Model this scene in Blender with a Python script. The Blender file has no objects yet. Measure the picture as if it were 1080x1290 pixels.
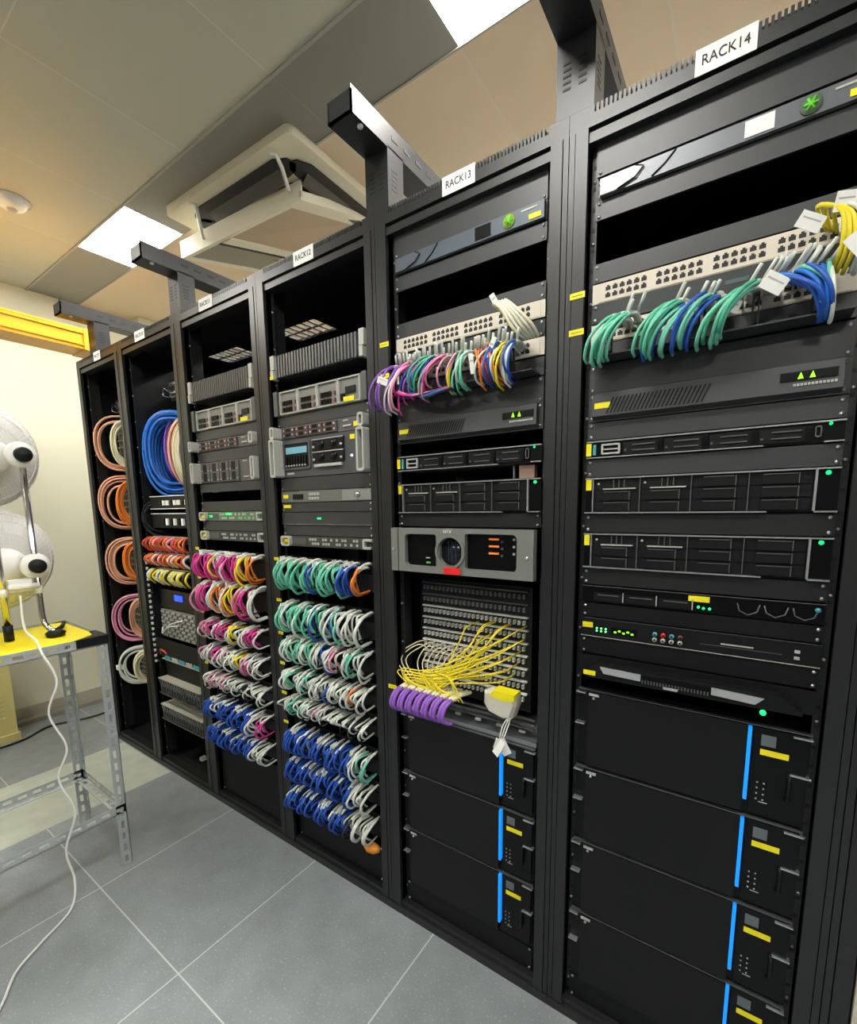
import bpy, math, random
from mathutils import Vector, Matrix
rnd = random.Random(7)
S = bpy.context.scene
C = S.collection

# ------------------------------------------------------------------ camera
FPX = 573.84
cx, cy, cz, yaw, pitch, roll = 3.415, -1.168, 1.484, 0.606, -0.137, -0.013
P = dict(c=(3.41500, -1.16800, 1.48400))
def cam_axes():
    f = Vector((-math.sin(yaw)*math.cos(pitch), math.cos(yaw)*math.cos(pitch), math.sin(pitch)))
    r0 = Vector((math.cos(yaw), math.sin(yaw), 0)); u0 = r0.cross(f)
    r = math.cos(roll)*r0 + math.sin(roll)*u0
    u = -math.sin(roll)*r0 + math.cos(roll)*u0
    return r, u, f
r_, u_, f_ = cam_axes()
cam_d = bpy.data.cameras.new('camera'); cam = bpy.data.objects.new('camera', cam_d); C.objects.link(cam)
M = Matrix((( r_.x, u_.x, -f_.x, cx), (r_.y, u_.y, -f_.y, cy), (r_.z, u_.z, -f_.z, cz), (0, 0, 0, 1)))
cam.matrix_world = M
cam_d.sensor_fit = 'HORIZONTAL'; cam_d.sensor_width = 36
cam_d.lens = FPX/1080*36
cam_d.shift_y = 75/1080; cam_d.clip_start = .02
S.camera = cam

# ------------------------------------------------------------------ world, exposure
W = bpy.data.worlds.new('world'); S.world = W; W.use_nodes = True
W.node_tree.nodes['Background'].inputs[0].default_value = (.8, .85, .9, 1)
W.node_tree.nodes['Background'].inputs[1].default_value = .05
S.view_settings.view_transform = 'Standard'; S.view_settings.look = 'None'
S.view_settings.gamma = 1; S.view_settings.use_curve_mapping = False
S.view_settings.exposure = 1.05
LAMP = 30.0          # emission strength of the ceiling light panels

# ------------------------------------------------------------------ materials
def srgb(c):
    return tuple(((v/255)/12.92 if v/255 <= .04045 else ((v/255+.055)/1.055)**2.4) for v in c)
MATS = {}
def mat(name, rgb, rough=.5, metal=0, emit=0, spec=.5, var=.0, vscale=30, bump=0, alpha=1, trans=0):
    if name in MATS: return MATS[name]
    m = bpy.data.materials.new(name); m.use_nodes = True
    nt = m.node_tree; b = nt.nodes['Principled BSDF']
    col = (*srgb(rgb), 1)
    b.inputs['Base Color'].default_value = col
    b.inputs['Roughness'].default_value = rough
    b.inputs['Metallic'].default_value = metal
    b.inputs['Specular IOR Level'].default_value = spec
    if trans: b.inputs['Transmission Weight'].default_value = trans
    if alpha < 1: b.inputs['Alpha'].default_value = alpha
    if emit:
        b.inputs['Emission Color'].default_value = col; b.inputs['Emission Strength'].default_value = emit
    if var or bump:
        tc = nt.nodes.new('ShaderNodeTexCoord'); n = nt.nodes.new('ShaderNodeTexNoise')
        n.inputs['Scale'].default_value = vscale; n.inputs['Detail'].default_value = 4
        nt.links.new(tc.outputs['Object'], n.inputs['Vector'])
        if var:
            mr = nt.nodes.new('ShaderNodeMapRange')
            mr.inputs[3].default_value = 1-var; mr.inputs[4].default_value = 1+var
            mx = nt.nodes.new('ShaderNodeVectorMath'); mx.operation = 'SCALE'
            mx.inputs[0].default_value = col[:3]
            nt.links.new(n.outputs['Fac'], mr.inputs[0]); nt.links.new(mr.outputs[0], mx.inputs['Scale'])
            nt.links.new(mx.outputs[0], b.inputs['Base Color'])
        if bump:
            bp = nt.nodes.new('ShaderNodeBump'); bp.inputs['Strength'].default_value = bump; bp.inputs['Distance'].default_value = .002
            nt.links.new(n.outputs['Fac'], bp.inputs['Height']); nt.links.new(bp.outputs[0], b.inputs['Normal'])
    MATS[name] = m; return m
K   = mat('rack_powder_coat', (28, 29, 31), .40, spec=.55, var=.12, vscale=8)
KD  = mat('interior_black', (10, 11, 15), .6)
KP  = mat('panel_grey_black', (50, 51, 54), .42, spec=.6, var=.10, vscale=6)
KB  = mat('gloss_black', (6, 6, 8), .3, spec=.25)
KM  = mat('dark_grille', (17, 18, 20), .5, spec=.25)
SIL = mat('silver_edge', (200, 204, 206), .3, .8)
GRY = mat('server_grey', (92, 92, 92), .45, .3)
LG  = mat('light_grey_plastic', (178, 178, 172), .4)
CHR = mat('chrome', (205, 205, 205), .18, 1)
GAL = mat('galvanised_steel', (198, 203, 204), .42, .5, var=.15, vscale=20)
BEI = mat('beige_port_face', (214, 204, 190), .5)
WHT = mat('white_plastic', (236, 236, 232), .45)
WLB = mat('white_label', (240, 240, 236), .6)
INK = mat('black_ink', (40, 40, 40), .7)
YEL = mat('yellow_label', (240, 226, 20), .55)
YDK = mat('yellow_tray', (232, 168, 0), .45)
YTB = mat('yellow_table_cover', (246, 226, 20), .5)
GRN = mat('green_led', (20, 235, 110), .5, emit=1.0)
LIM = mat('lime_led', (130, 235, 20), .5, emit=.9)
BLU = mat('blue_light_bar', (10, 112, 205), .5, emit=.75)
BLC = mat('lcd_cyan', (110, 165, 185), .4, emit=.1)
BLL = mat('blue_screen', (30, 60, 230), .4, emit=1.2)
ORL = mat('orange_indicator', (225, 120, 40), .5, emit=.25)
RED = mat('red_sticker', (235, 30, 30), .5)
DRD = mat('dark_red_latch', (110, 50, 52), .5)
PNK = mat('cardboard_pink', (214, 176, 156), .7)
TEA = mat('teal_trim', (70, 150, 165), .5)
COL = {
 'white': mat('cord_white', (222, 226, 218), .5), 'teal': mat('cord_teal', (116, 204, 176), .45),
 'green': mat('cord_green', (80, 182, 146), .45),
 'blue': mat('cord_blue', (34, 84, 180), .45), 'magenta': mat('cord_magenta', (216, 60, 150), .45),
 'pink': mat('cord_pink', (224, 150, 180), .45), 'yellow': mat('cord_yellow', (242, 222, 48), .45),
 'orange': mat('cord_orange', (232, 130, 50), .45), 'red': mat('cord_red', (205, 80, 60), .45),
 'purple': mat('cord_purple', (150, 96, 200), .45), 'black': mat('cord_black', (36, 38, 48), .45),
 'peach': mat('cord_peach', (226, 170, 140), .45), 'cream': mat('cord_cream', (226, 218, 186), .5),
 'skyblue': mat('cord_sky_blue', (36, 112, 205), .4)}

# ------------------------------------------------------------------ mesh builder
class MB:
    def __init__(s): s.v = []; s.f = []; s.mi = []; s.sm = []; s.mats = []
    def mid(s, m):
        if m not in s.mats: s.mats.append(m)
        return s.mats.index(m)
    def add(s, vs, fs, m, smooth=False):
        o = len(s.v); s.v += [tuple(p) for p in vs]; k = s.mid(m)
        for f in fs: s.f.append([i+o for i in f]); s.mi.append(k); s.sm.append(smooth)
    def box(s, x0, x1, y0, y1, z0, z1, m):
        vs = [(x, y, z) for z in (z0, z1) for y in (y0, y1) for x in (x0, x1)]
        s.add(vs, [(0,2,3,1), (4,5,7,6), (0,1,5,4), (2,6,7,3), (0,4,6,2), (1,3,7,5)], m); return s
    def prism(s, pts, y0, y1, m, ax='y'):
        n = len(pts)
        def q(p, t): return (p[0], t, p[1]) if ax == 'y' else ((t, p[0], p[1]) if ax == 'x' else (p[0], p[1], t))
        vs = [q(p, y0) for p in pts]+[q(p, y1) for p in pts]
        s.add(vs, [list(range(n)), list(range(2*n-1, n-1, -1))]+[(i, i+n, (i+1) % n+n, (i+1) % n) for i in range(n)], m); return s
    def ring(s, outer, inner, y0, y1, m):
        n = len(outer)
        vs = [(p[0], y, p[1]) for y in (y0, y1) for L in (outer, inner) for p in L]
        fs = []
        for i in range(n):
            j = (i+1) % n
            fs += [(i, j, n+j, n+i), (2*n+i, 3*n+i, 3*n+j, 2*n+j), (i, 2*n+i, 2*n+j, j), (n+i, n+j, 3*n+j, 3*n+i)]
        s.add(vs, fs, m); return s
    def tube(s, pts, r, m, n=6, caps=True, split=None):
        pts = [Vector(p) for p in pts]; N = len(pts)
        rr = r if isinstance(r, (list, tuple)) else [r]*N
        t = (pts[1]-pts[0]).normalized(); a = t.orthogonal().normalized(); rings = []
        for i, p in enumerate(pts):
            t2 = (pts[min(i+1, N-1)]-pts[max(i-1, 0)])
            if t2.length > 1e-9:
                t2.normalize(); a = (a-t2*a.dot(t2))
                a = a.normalized() if a.length > 1e-6 else t2.orthogonal().normalized(); t = t2
            b = t.cross(a)
            rings.append([p+rr[i]*(math.cos(2*math.pi*k/n)*a+math.sin(2*math.pi*k/n)*b) for k in range(n)])
        def seg(i0, i1, mm):
            vs = [q for R_ in rings[i0:i1+1] for q in R_]; fs = []
            for i in range(i1-i0):
                for k in range(n): fs.append((i*n+k, i*n+(k+1) % n, (i+1)*n+(k+1) % n, (i+1)*n+k))
            if caps: fs += [list(range(n-1, -1, -1)), [(i1-i0)*n+k for k in range(n)]]
            s.add(vs, fs, mm, True)
        if split: seg(0, split[0], split[1]); seg(split[0], N-1, m)
        else: seg(0, N-1, m)
        return s
    def cyl(s, p0, p1, r, m, n=14, r1=None):
        s.tube([p0, p1], [r, r if r1 is None else r1], m, n); return s
    def lathe(s, prof, m, n=28, axis='z', o=(0, 0, 0)):
        vs = []
        for (r, h) in prof:
            for k in range(n):
                a = 2*math.pi*k/n; c, d = r*math.cos(a), r*math.sin(a)
                v = (c, d, h) if axis == 'z' else ((h, c, d) if axis == 'x' else (c, h, d))
                vs.append((v[0]+o[0], v[1]+o[1], v[2]+o[2]))
        fs = [(i*n+k, i*n+(k+1) % n, (i+1)*n+(k+1) % n, (i+1)*n+k) for i in range(len(prof)-1) for k in range(n)]
        s.add(vs, fs, m, True); return s
    def build(s, name, parent=None, loc=None):
        me = bpy.data.meshes.new(name); me.from_pydata(s.v, [], s.f)
        for m in s.mats: me.materials.append(m)
        me.polygons.foreach_set('material_index', s.mi); me.polygons.foreach_set('use_smooth', s.sm); me.update()
        o = bpy.data.objects.new(name, me); C.objects.link(o)
        if parent: o.parent = parent
        if loc: o.location = loc
        return o
def spline(pts, n=6):
    pts = [Vector(p) for p in pts]; out = []
    P_ = [pts[0]*2-pts[1]]+pts+[pts[-1]*2-pts[-2]]
    for i in range(1, len(P_)-2):
        a, b, c, d = P_[i-1:i+3]
        for k in range(n):
            t = k/n
            out.append(.5*((2*b)+(-a+c)*t+(2*a-5*b+4*c-d)*t*t+(-a+3*b-3*c+d)*t**3))
    out.append(pts[-1]); return out
def rrect(x0, x1, z0, z1, r, n=4):
    out = []
    for (cx_, cz_, a0) in ((x1-r, z1-r, 0), (x0+r, z1-r, 90), (x0+r, z0+r, 180), (x1-r, z0+r, 270)):
        for k in range(n+1):
            a = math.radians(a0+90*k/n); out.append((cx_+r*math.cos(a), cz_+r*math.sin(a)))
    return out
def tag(o, label=None, cat=None, group=None, kind=None):
    if label: o['label'] = label
    if cat: o['category'] = cat
    if group: o['group'] = group
    if kind: o['kind'] = kind
    return o
def thing(name, loc, label, cat, group=None, rz=0):
    o = bpy.data.objects.new(name, None); C.objects.link(o); o.location = loc; o.rotation_euler = (0, 0, rz)
    o.empty_display_size = .05
    return tag(o, label, cat, group)
def text(name, body, size, loc, parent, m, rot=(math.pi/2, 0, 0), ext=.0004, align='CENTER', sx=1):
    cu = bpy.data.curves.new(name, 'FONT'); cu.body = body; cu.size = size; cu.extrude = ext
    cu.align_x = align; cu.align_y = 'CENTER'
    t = bpy.data.objects.new(name, cu); C.objects.link(t)
    bpy.context.view_layer.update()
    me = bpy.data.meshes.new_from_object(t.evaluated_get(bpy.context.evaluated_depsgraph_get()))
    bpy.data.objects.remove(t); me.materials.clear(); me.materials.append(m)
    o = bpy.data.objects.new(name, me); C.objects.link(o); o.parent = parent
    o.location = loc; o.rotation_euler = rot; o.scale = (sx, 1, 1)
    return o
def struct(mb, name):
    return tag(mb.build(name), kind='structure')

# ------------------------------------------------------------------ the room
CEIL = 3.02; XL = -.78; XR = 6.6; YF = -3.6; YR = 2.3
def tile_mat(name, base, ox, oy, s, gap, joint, rough, speck=0, metal=0, var=.06, sy=None):
    """square tiles with joints at ox+k*s / oy+k*s, a shade of difference from tile to tile and speckles"""
    m = bpy.data.materials.new(name); m.use_nodes = True; nt = m.node_tree; N = nt.nodes; L = nt.links
    b = N['Principled BSDF']; b.inputs['Roughness'].default_value = rough; b.inputs['Metallic'].default_value = metal
    g = N.new('ShaderNodeNewGeometry'); sep = N.new('ShaderNodeSeparateXYZ'); L.new(g.outputs['Position'], sep.inputs[0])
    def math_(op, a, b_=None):
        n = N.new('ShaderNodeMath'); n.operation = op
        for i, q in enumerate((a, b_)):
            if q is None: continue
            if isinstance(q, (int, float)): n.inputs[i].default_value = q
            else: L.new(q, n.inputs[i])
        return n.outputs[0]
    js = []; cells = []
    for ax, o, ss in (('X', ox, s), ('Y', oy, sy or s)):
        u = math_('DIVIDE', math_('SUBTRACT', sep.outputs[ax], o), ss)
        fr = math_('FRACT', u); cells.append(math_('FLOOR', u))
        js.append(math_('LESS_THAN', math_('MINIMUM', fr, math_('SUBTRACT', 1, fr)), gap/ss))
    j = math_('MAXIMUM', js[0], js[1])
    cmb = N.new('ShaderNodeCombineXYZ'); L.new(cells[0], cmb.inputs[0]); L.new(cells[1], cmb.inputs[1])
    wn = N.new('ShaderNodeTexWhiteNoise'); L.new(cmb.outputs[0], wn.inputs['Vector'])
    no = N.new('ShaderNodeTexNoise'); no.inputs['Scale'].default_value = 140 if speck else 3; no.inputs['Detail'].default_value = 3
    L.new(g.outputs['Position'], no.inputs['Vector'])
    v = math_('ADD', 1-var, math_('MULTIPLY', wn.outputs['Value'], 2*var))
    if speck:
        mr = N.new('ShaderNodeMapRange'); mr.inputs[1].default_value = .58; mr.inputs[2].default_value = .72
        mr.inputs[3].default_value = 0; mr.inputs[4].default_value = speck
        L.new(no.outputs['Fac'], mr.inputs[0]); v = math_('ADD', v, mr.outputs[0])
        n2 = N.new('ShaderNodeTexNoise'); n2.inputs['Scale'].default_value = 9; n2.inputs['Detail'].default_value = 6
        L.new(g.outputs['Position'], n2.inputs['Vector'])
        v = math_('ADD', v, math_('MULTIPLY', math_('SUBTRACT', n2.outputs['Fac'], .5), .5))
    sc = N.new('ShaderNodeVectorMath'); sc.operation = 'SCALE'; sc.inputs[0].default_value = srgb(base); L.new(v, sc.inputs['Scale'])
    mx = N.new('ShaderNodeMix'); mx.data_type = 'RGBA'
    L.new(j, mx.inputs['Factor']); L.new(sc.outputs[0], mx.inputs[6]); mx.inputs[7].default_value = (*srgb(joint), 1)
    L.new(mx.outputs[2], b.inputs['Base Color'])
    return m
FLM = tile_mat('floor_tiles', (138, 144, 148), .174, -.582, .609, .0022, (196, 200, 202), .42, speck=.45, var=.05)
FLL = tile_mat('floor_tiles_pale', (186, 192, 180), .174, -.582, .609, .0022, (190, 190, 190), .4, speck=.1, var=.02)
CLF = tile_mat('ceiling_panels', (200, 199, 184), .118, -.55, .6, .0025, (214, 213, 200), .45, var=.03)
CLS = tile_mat('ceiling_strip_panels', (144, 143, 136), .118, .35, .6, .0015, (158, 156, 148), .35, var=.04, sy=3)
CLT = tile_mat('ceiling_warm_lit_panels', (230, 208, 180), .118, .35, .6, .0035, (226, 214, 196), .5, var=.02)  # warm reflected light put into the colour of the rear panels
WAL = mat('wall_paint', (228, 226, 204), .6, var=.02, vscale=2)
WDK = mat('wall_dark_grey', (96, 98, 100), .7)
WAR = mat('wall_paint_rear', (236, 230, 214), .6)

fl = MB(); fl.box(XL, XR, YF, YR, -.05, 0, FLM); struct(fl, 'floor')
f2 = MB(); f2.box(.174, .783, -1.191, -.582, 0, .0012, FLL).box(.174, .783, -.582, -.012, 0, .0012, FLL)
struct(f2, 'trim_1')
LIGHTS = [(.118, .05), (2.518, .05), (4.918, .05), (.118, -1.15), (2.518, -1.15), (4.918, -1.15), (1.318, -3.0), (3.718, -3.0), (1.318, 1.25), (2.518, 1.25), (3.718, 1.25), (4.918, 1.25)]  # last row, behind the racks: unseen, added to brighten the rear ceiling
def ceil_zone(name, y0, y1, m):
    mb = MB(); rows = sorted({y0, y1} | {v for (lx, ly) in LIGHTS for v in (ly, ly+.3) if y0 < v < y1})
    for a, b in zip(rows[:-1], rows[1:]):
        mid = (a+b)/2; holes = sorted(lx for lx, ly in LIGHTS if ly <= mid <= ly+.3)
        x = XL
        for h in holes:
            mb.box(x, h, a, b, CEIL, CEIL+.02, m); x = h+.6
        mb.box(x, XR, a, b, CEIL, CEIL+.02, m)
    struct(mb, name)
# light troughs lie in the strip between y=.05 and y=.35
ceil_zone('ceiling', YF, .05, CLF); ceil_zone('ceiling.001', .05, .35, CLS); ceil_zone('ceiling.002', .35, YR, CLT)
t = MB(); t.box(XL, XR, .040, .052, CEIL-.006, CEIL, mat('ceiling_trim', (170, 168, 158), .4)); struct(t, 'trim_2')
t = MB(); t.box(XL, XR, .345, .353, CEIL-.003, CEIL, mat('ceiling_trim', (170, 168, 158), .4)); struct(t, 'trim_3')
for nm, a in (('wall_left', (XL-.1, XL, YF, YR)), ('wall_right', (XR, XR+.1, YF, YR)), ('wall_front', (XL, XR, YF-.1, YF)), ('wall_rear', (XL, XR, YR, YR+.1))):
    w = MB(); w.box(*a, 0, CEIL+.02, {'wall_rear': WAR, 'wall_left': WAL}.get(nm, WDK)); struct(w, nm)
b = MB(); b.box(XL, XL+.012, YF, YR, 0, .10, mat('baseboard_grey', (176, 172, 158), .5)); struct(b, 'baseboard_left')
b = MB(); b.box(XL, XL+.14, YR-1.6, YR, 0, CEIL, WAL); struct(b, 'wall_left.001')

# ceiling lights
EM = bpy.data.materials.new('lamp_diffuser'); EM.use_nodes = True
e = EM.node_tree.nodes['Principled BSDF']; e.inputs['Emission Color'].default_value = (1, .98, .91, 1); e.inputs['Emission Strength'].default_value = LAMP
e.inputs['Base Color'].default_value = (.9, .9, .9, 1)
names = {0: 'square bright ceiling light panel at left, beside the open cassette air conditioner',
         1: 'bright ceiling light panel cut by the top edge, above the rack marked RACK13',
         2: 'ceiling light panel over the rack marked RACK14, outside the picture'}
for i, (lx, ly) in enumerate(LIGHTS):
    t = thing('ceiling_light', (lx+.3, ly+.15, CEIL), names.get(i, 'rectangular light panel in the unseen part of the ceiling'), 'ceiling light',
              'light panels in the ceiling out of view' if i > 1 else None)
    d = MB(); d.box(-.285, .285, -.135, .135, -.002, .012, EM); d.build('diffuser', t)
    fr = MB(); fr.ring([(-.299, -.149), (.299, -.149), (.299, .149), (-.299, .149)], [(-.286, -.136), (.286, -.136), (.286, .136), (-.286, .136)], 0, .014, WHT)
    o = fr.build('frame', t); o.rotation_euler = (math.pi/2, 0, 0); o.location = (0, 0, .010)

# smoke detector
t = thing('smoke_detector', (.33, -.29, CEIL), 'round white smoke detector on the grey ceiling panels at left', 'smoke detector')
d = MB(); d.lathe([(0, -.045), (.025, -.044), (.035, -.038), (.05, -.034), (.062, -.018), (.062, 0)], WHT); d.build('housing', t)
d = MB(); d.lathe([(0, -.052), (.018, -.051), (.022, -.044)], LG, 16); d.build('sensor_cap', t)
d = MB(); d.lathe([(.075, -.008), (.078, 0), (0.06, -.008)], WHT); d.build('base_ring', t)

# cassette air conditioner with its intake grille hanging open
CRM = mat('aircon_cream', (232, 226, 204), .45); CRD = mat('aircon_inside', (40, 40, 38), .6); TAN = mat('aircon_filter_tan', (190, 168, 142), .6)
t = thing('ceiling_air_conditioner', (1.33, .66, CEIL), 'cream cassette air conditioner in the ceiling with its grille hanging open', 'air conditioner', rz=.03)
hx, hz = .47, .47
fr = MB(); o1 = rrect(-hx, hx, -hz, hz, .03); i1 = rrect(-.27, .27, -.27, .27, .03)
fr.ring(o1, i1, -.0, .035, CRM); o = fr.build('fascia_frame', t); o.rotation_euler = (-math.pi/2, 0, 0); o.location = (0, 0, 0)
# four curved outlets, each a dark slot with a vane
for k in range(4):
    s = MB(); s.prism([(-.36, -.34), (-.35, -.38), (-.29, -.41), (.29, -.41), (.35, -.38), (.36, -.34), (.33, -.31), (.27, -.30), (-.27, -.30), (-.33, -.31)], -.040, -.034, CRD, 'z')
    o = s.build('air_outlet', t); o.rotation_euler = (0, 0, k*math.pi/2)
    v = MB(); v.add([(-.27, -.36, -.036), (.27, -.36, -.036), (.26, -.31, -.060), (-.26, -.31, -.060), (-.27, -.36, -.040), (.27, -.36, -.040), (.26, -.31, -.064), (-.26, -.31, -.064)],
        [(0,1,2,3), (7,6,5,4), (0,4,5,1), (1,5,6,2), (2,6,7,3), (3,7,4,0)], mat('aircon_vane', (88, 88, 80), .5)); v.build('vane', o)
ins = MB(); ins.box(-.27, .27, -.27, .27, -.012, -.004, CRD); ins.build('fan_chamber', t)
# hanging grille: front edge swung down, built from its four corners (bottom face) in room coordinates
def gp(u, v, w=0):
    FL, FR, RR, RL = Vector((.84, .265, 2.825)), Vector((1.64, .405, 2.895)), Vector((1.70, .80, 2.975)), Vector((.80, .78, 2.965))
    p = (FL*(1-u)+FR*u)*(1-v)+(RL*(1-u)+RR*u)*v
    return p+Vector((0, -.01, 1))*w
g = thing('intake_grille', (0, 0, 0), None, None); g.parent = t
inv = (Matrix.Translation(t.location) @ Matrix.Rotation(.03, 4, 'Z')).inverted(); g.matrix_local = inv
def slab(mb, u0, u1, v0, v1, w0, w1, m):
    vs = [gp(u, v, w) for w in (w0, w1) for v in (v0, v1) for u in (u0, u1)]
    mb.add(vs, [(0,2,3,1), (4,5,7,6), (0,1,5,4), (2,6,7,3), (0,4,6,2), (1,3,7,5)], m)
C.objects.unlink(g); bpy.data.objects.remove(g)
mb = MB()
slab(mb, 0, 1, 0, .06, 0, .012, CRM); slab(mb, 0, 1, .94, 1, 0, .012, CRM); slab(mb, 0, .05, .06, .94, 0, .012, CRM); slab(mb, .90, 1, .06, .94, 0, .012, CRM)
slab(mb, .33, .41, .06, .94, -.004, .012, CRM); slab(mb, .30, .312, .06, .94, -.003, .012, CRD); slab(mb, 0, 1, 0, .025, .012, .085, CRM); slab(mb, .98, 1, 0, .9, .012, .04, CRM)
o = mb.build('hanging_grille', t); o.matrix_local = inv
mb = MB(); slab(mb, .05, .30, .06, .94, .003, .011, mat('filter_grey', (150, 146, 130), .6)); slab(mb, .41, .90, .06, .94, .003, .011, TAN)
o = mb.build('filter_panel', t); o.matrix_local = inv
for q, a in ((Vector((1.086, .222, 2.984)), Vector((1.02, .29, 2.875))), (Vector((1.67, .252, 2.984)), Vector((1.60, .372, 2.93)))):
    mb = MB()
    mb.tube([q+Vector((-.02, -.02, .0)), q, (q+a)/2+Vector((.01, -.01, .01)), a], .009, WHT, 6); o = mb.build('hanging_strap', t); o.matrix_local = inv

# ------------------------------------------------------------------ racks
BX = [.02+.6*k for k in range(8)]; BX[0] = .062
TOP = 2.372
RD = ['far left rack', 'second rack from the left', 'third rack from the left', 'fourth rack from the left, marked RACK12', 'rack marked RACK13', 'rack marked RACK14', 'rack cut off at the right edge of the picture']
VENTS = {1: (.83, 1.10, .385, .525), 2: (1.44, 1.71, .385, .535)}
def build_rack(k):
    x0 = BX[k]; w = BX[k+1]-x0
    t = thing('server_rack', (x0, 0, 0), 'tall black open-front server rack: the '+RD[k], 'server rack')
    for side in (0, 1):
        mb = MB(); s = (lambda a: a) if side == 0 else (lambda a: w-a)
        for a0, a1, y in ((.001, .0135, .0), (.0155, .044, -.002)):
            mb.box(min(s(a0), s(a1)), max(s(a0), s(a1)), y, .055, .03, 2.335, K)
        mb.box(min(s(.001), s(.044)), max(s(.001), s(.044)), .012, .05, .03, 2.335, KD)
        mb.build('front_post', t)
        mb = MB(); xa, xb = sorted((s(.046), s(.0605)))   # drilled mounting rail
        mb.box(xa, xb, .032, .036, .06, 2.33, K)
        mb.box(*sorted((s(.0455), s(.048))), .036, .09, .06, 2.33, K)
        for i in range(0, 51):
            z = .085+i*.0445; cxm = (xa+xb)/2
            mb.box(cxm-.004, cxm+.004, .0312, .0322, z-.004, z+.004, KD)
            if i % 3 == 0: mb.cyl((cxm, .032, z+.014), (cxm, .028, z+.014), .0032, SIL, 8)
        mb.build('mounting_rail', t)
        mb = MB(); mb.box(*sorted((s(.001), s(.045))), .84, .9, .03, 2.335, K); mb.build('rear_post', t)
        mb = MB(); mb.box(*sorted((s(.046), s(.075))), .62, .625, .06, 2.33, KP); mb.box(*sorted((s(.046), s(.049))), .56, .62, .06, 2.33, KP)
        mb.build('rear_rail', t)
    mb = MB()
    mb.box(0, w-.001, 0, .05, 2.335, 2.362, K)
    mb.box(.04, w-.04, .004, .05, 2.305, 2.326, K)
    mb.box(.04, w-.04, .012, .045, 2.326, 2.336, KD)
    n = int((w-.1)/.0095)
    for i in range(n): mb.box(.05+i*.0095, .0555+i*.0095, 0, .012, 2.362, TOP+.006, K)
    mb.box(0, .05, 0, .05, 2.362, TOP+.006, K); mb.box(w-.05, w-.001, 0, .05, 2.362, TOP+.006, K); mb.box(.05, w-.05, .014, .05, 2.362, TOP+.006, KD)
    mb.build('top_beam', t)
    mb = MB(); mb.box(0, w-.001, -.004, .05, 0, .028, K); mb.box(.04, w-.04, .004, .05, .028, .05, K); mb.box(.02, w-.02, .008, .05, .024, .034, KD); mb.build('bottom_beam', t)
    mb = MB()
    if k in VENTS:
        a, b, c, d = VENTS[k]; a -= x0; b -= x0
        mb.box(0, w-.001, .05, c, 2.36, TOP, K); mb.box(0, w-.001, d, .9, 2.36, TOP, K); mb.box(0, a, c, d, 2.36, TOP, K); mb.box(b, w-.001, c, d, 2.36, TOP, K)
        for i in range(1, 6): xx = a+(b-a)*i/6; mb.box(xx-.006, xx+.006, c, d, 2.362, 2.368, K)
        mb.box(a, b, (c+d)/2-.004, (c+d)/2+.004, 2.362, 2.368, K)
    else: mb.box(0, w-.001, .05, .9, 2.36, TOP, K)
    mb.build('top_panel', t)
    mb = MB(); mb.box(0, w-.001, .05, .9, .01, .03, KD); mb.build('bottom_panel', t)
    mb = MB(); mb.box(.002, w-.003, .9, .91, .02, 2.36, KD); mb.build('rear_door', t)
    for sp_ in {0: ((-.002, .0005), (w-.003, w-.001)), 6: ((w-.003, w-.001),)}.get(k, ()):
        mb = MB(); mb.box(*sp_, .0, .9, .01, 2.36, K); mb.build('side_panel', t)
    # rack number label
    lab = {0: 'RACK9', 1: 'RACK10', 2: 'RACK11', 3: 'RACK12', 4: 'RACK13', 5: 'RACK14', 6: 'RACK15'}[k]
    lw = .102 if k != 0 else .085
    cxl = {0: .30, 1: .255, 2: .255, 3: .275, 4: .30, 5: .303, 6: .3}[k]
    mb = MB(); mb.box(-lw/2, lw/2, -.0015, 0, -.0235, .0235, WLB); lb = mb.build('rack_label', t, (cxl, 0, 2.357)); lb['label'] = 'white card label with the rack number'
    text('rack_number', lab, .026, (0, -.0022, 0), lb, INK, sx=.86 if len(lab) > 5 else .8)
    return t
racks = [build_rack(k) for k in range(7)]
def sticker(k, x, z, w=.036, h=.014):
    mb = MB(); mb.box(-w/2, w/2, -.0012, 0, -h/2, h/2, YEL); mb.box(-w*.35, w*.35, -.0014, -.0012, -h*.12, h*.06, mat('label_print', (150, 140, 30), .6))
    o = mb.build('yellow_sticker', racks[k], (x-BX[k], -.002, z)); o['label'] = 'small yellow label stuck on the post'
for x, z in ((3.05, 1.983), (3.05, 1.9)): sticker(5, x, z)
for x, z in ((2.45, 1.994), (2.45, 1.9), (2.45, .876)): sticker(4, x, z)

# ------------------------------------------------------------------ rack equipment
EQW = .4826
used = {}
def eq(name, k, ztop, zbot, label, cat, group=None, y=.027):
    x0 = BX[k]+(.0587 if k else .033)
    return thing(name, (x0, y, zbot), label, cat, group), ztop-zbot
def ylab(t, x, z, w=.035, h=.013, y=-.003):
    mb = MB(); mb.box(x-w/2, x+w/2, y-.0012, y, z-h/2, z+h/2, YEL)
    o = mb.build('yellow_sticker', t); o['label'] = 'small yellow asset label'
def screws(t, h, m=SIL):
    for x in (.008, EQW-.008):
        for z in (.008, h-.008):
            mb = MB(); mb.cyl((x, -.0035, z), (x, -.0065, z), .0035, m, 8); mb.build('screw', t)
def blank(k, zt, zb, label, m=None):
    t, h = eq('blanking_plate', k, zt, zb, label, 'blanking panel')
    mb = MB(); mb.box(0, EQW, -.0035, 0, .0008, h-.0008, m or KP); mb.box(.02, EQW-.02, 0, .004, .001, .003, KP)
    mb.build('plate', t); screws(t, h); return t
def chassis(t, h, d=.55, m=None, x0=.018, x1=EQW-.018):
    mb = MB(); mb.box(x0, x1, .002, d, .001, h-.001, m or KM); mb.build('chassis', t)
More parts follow.
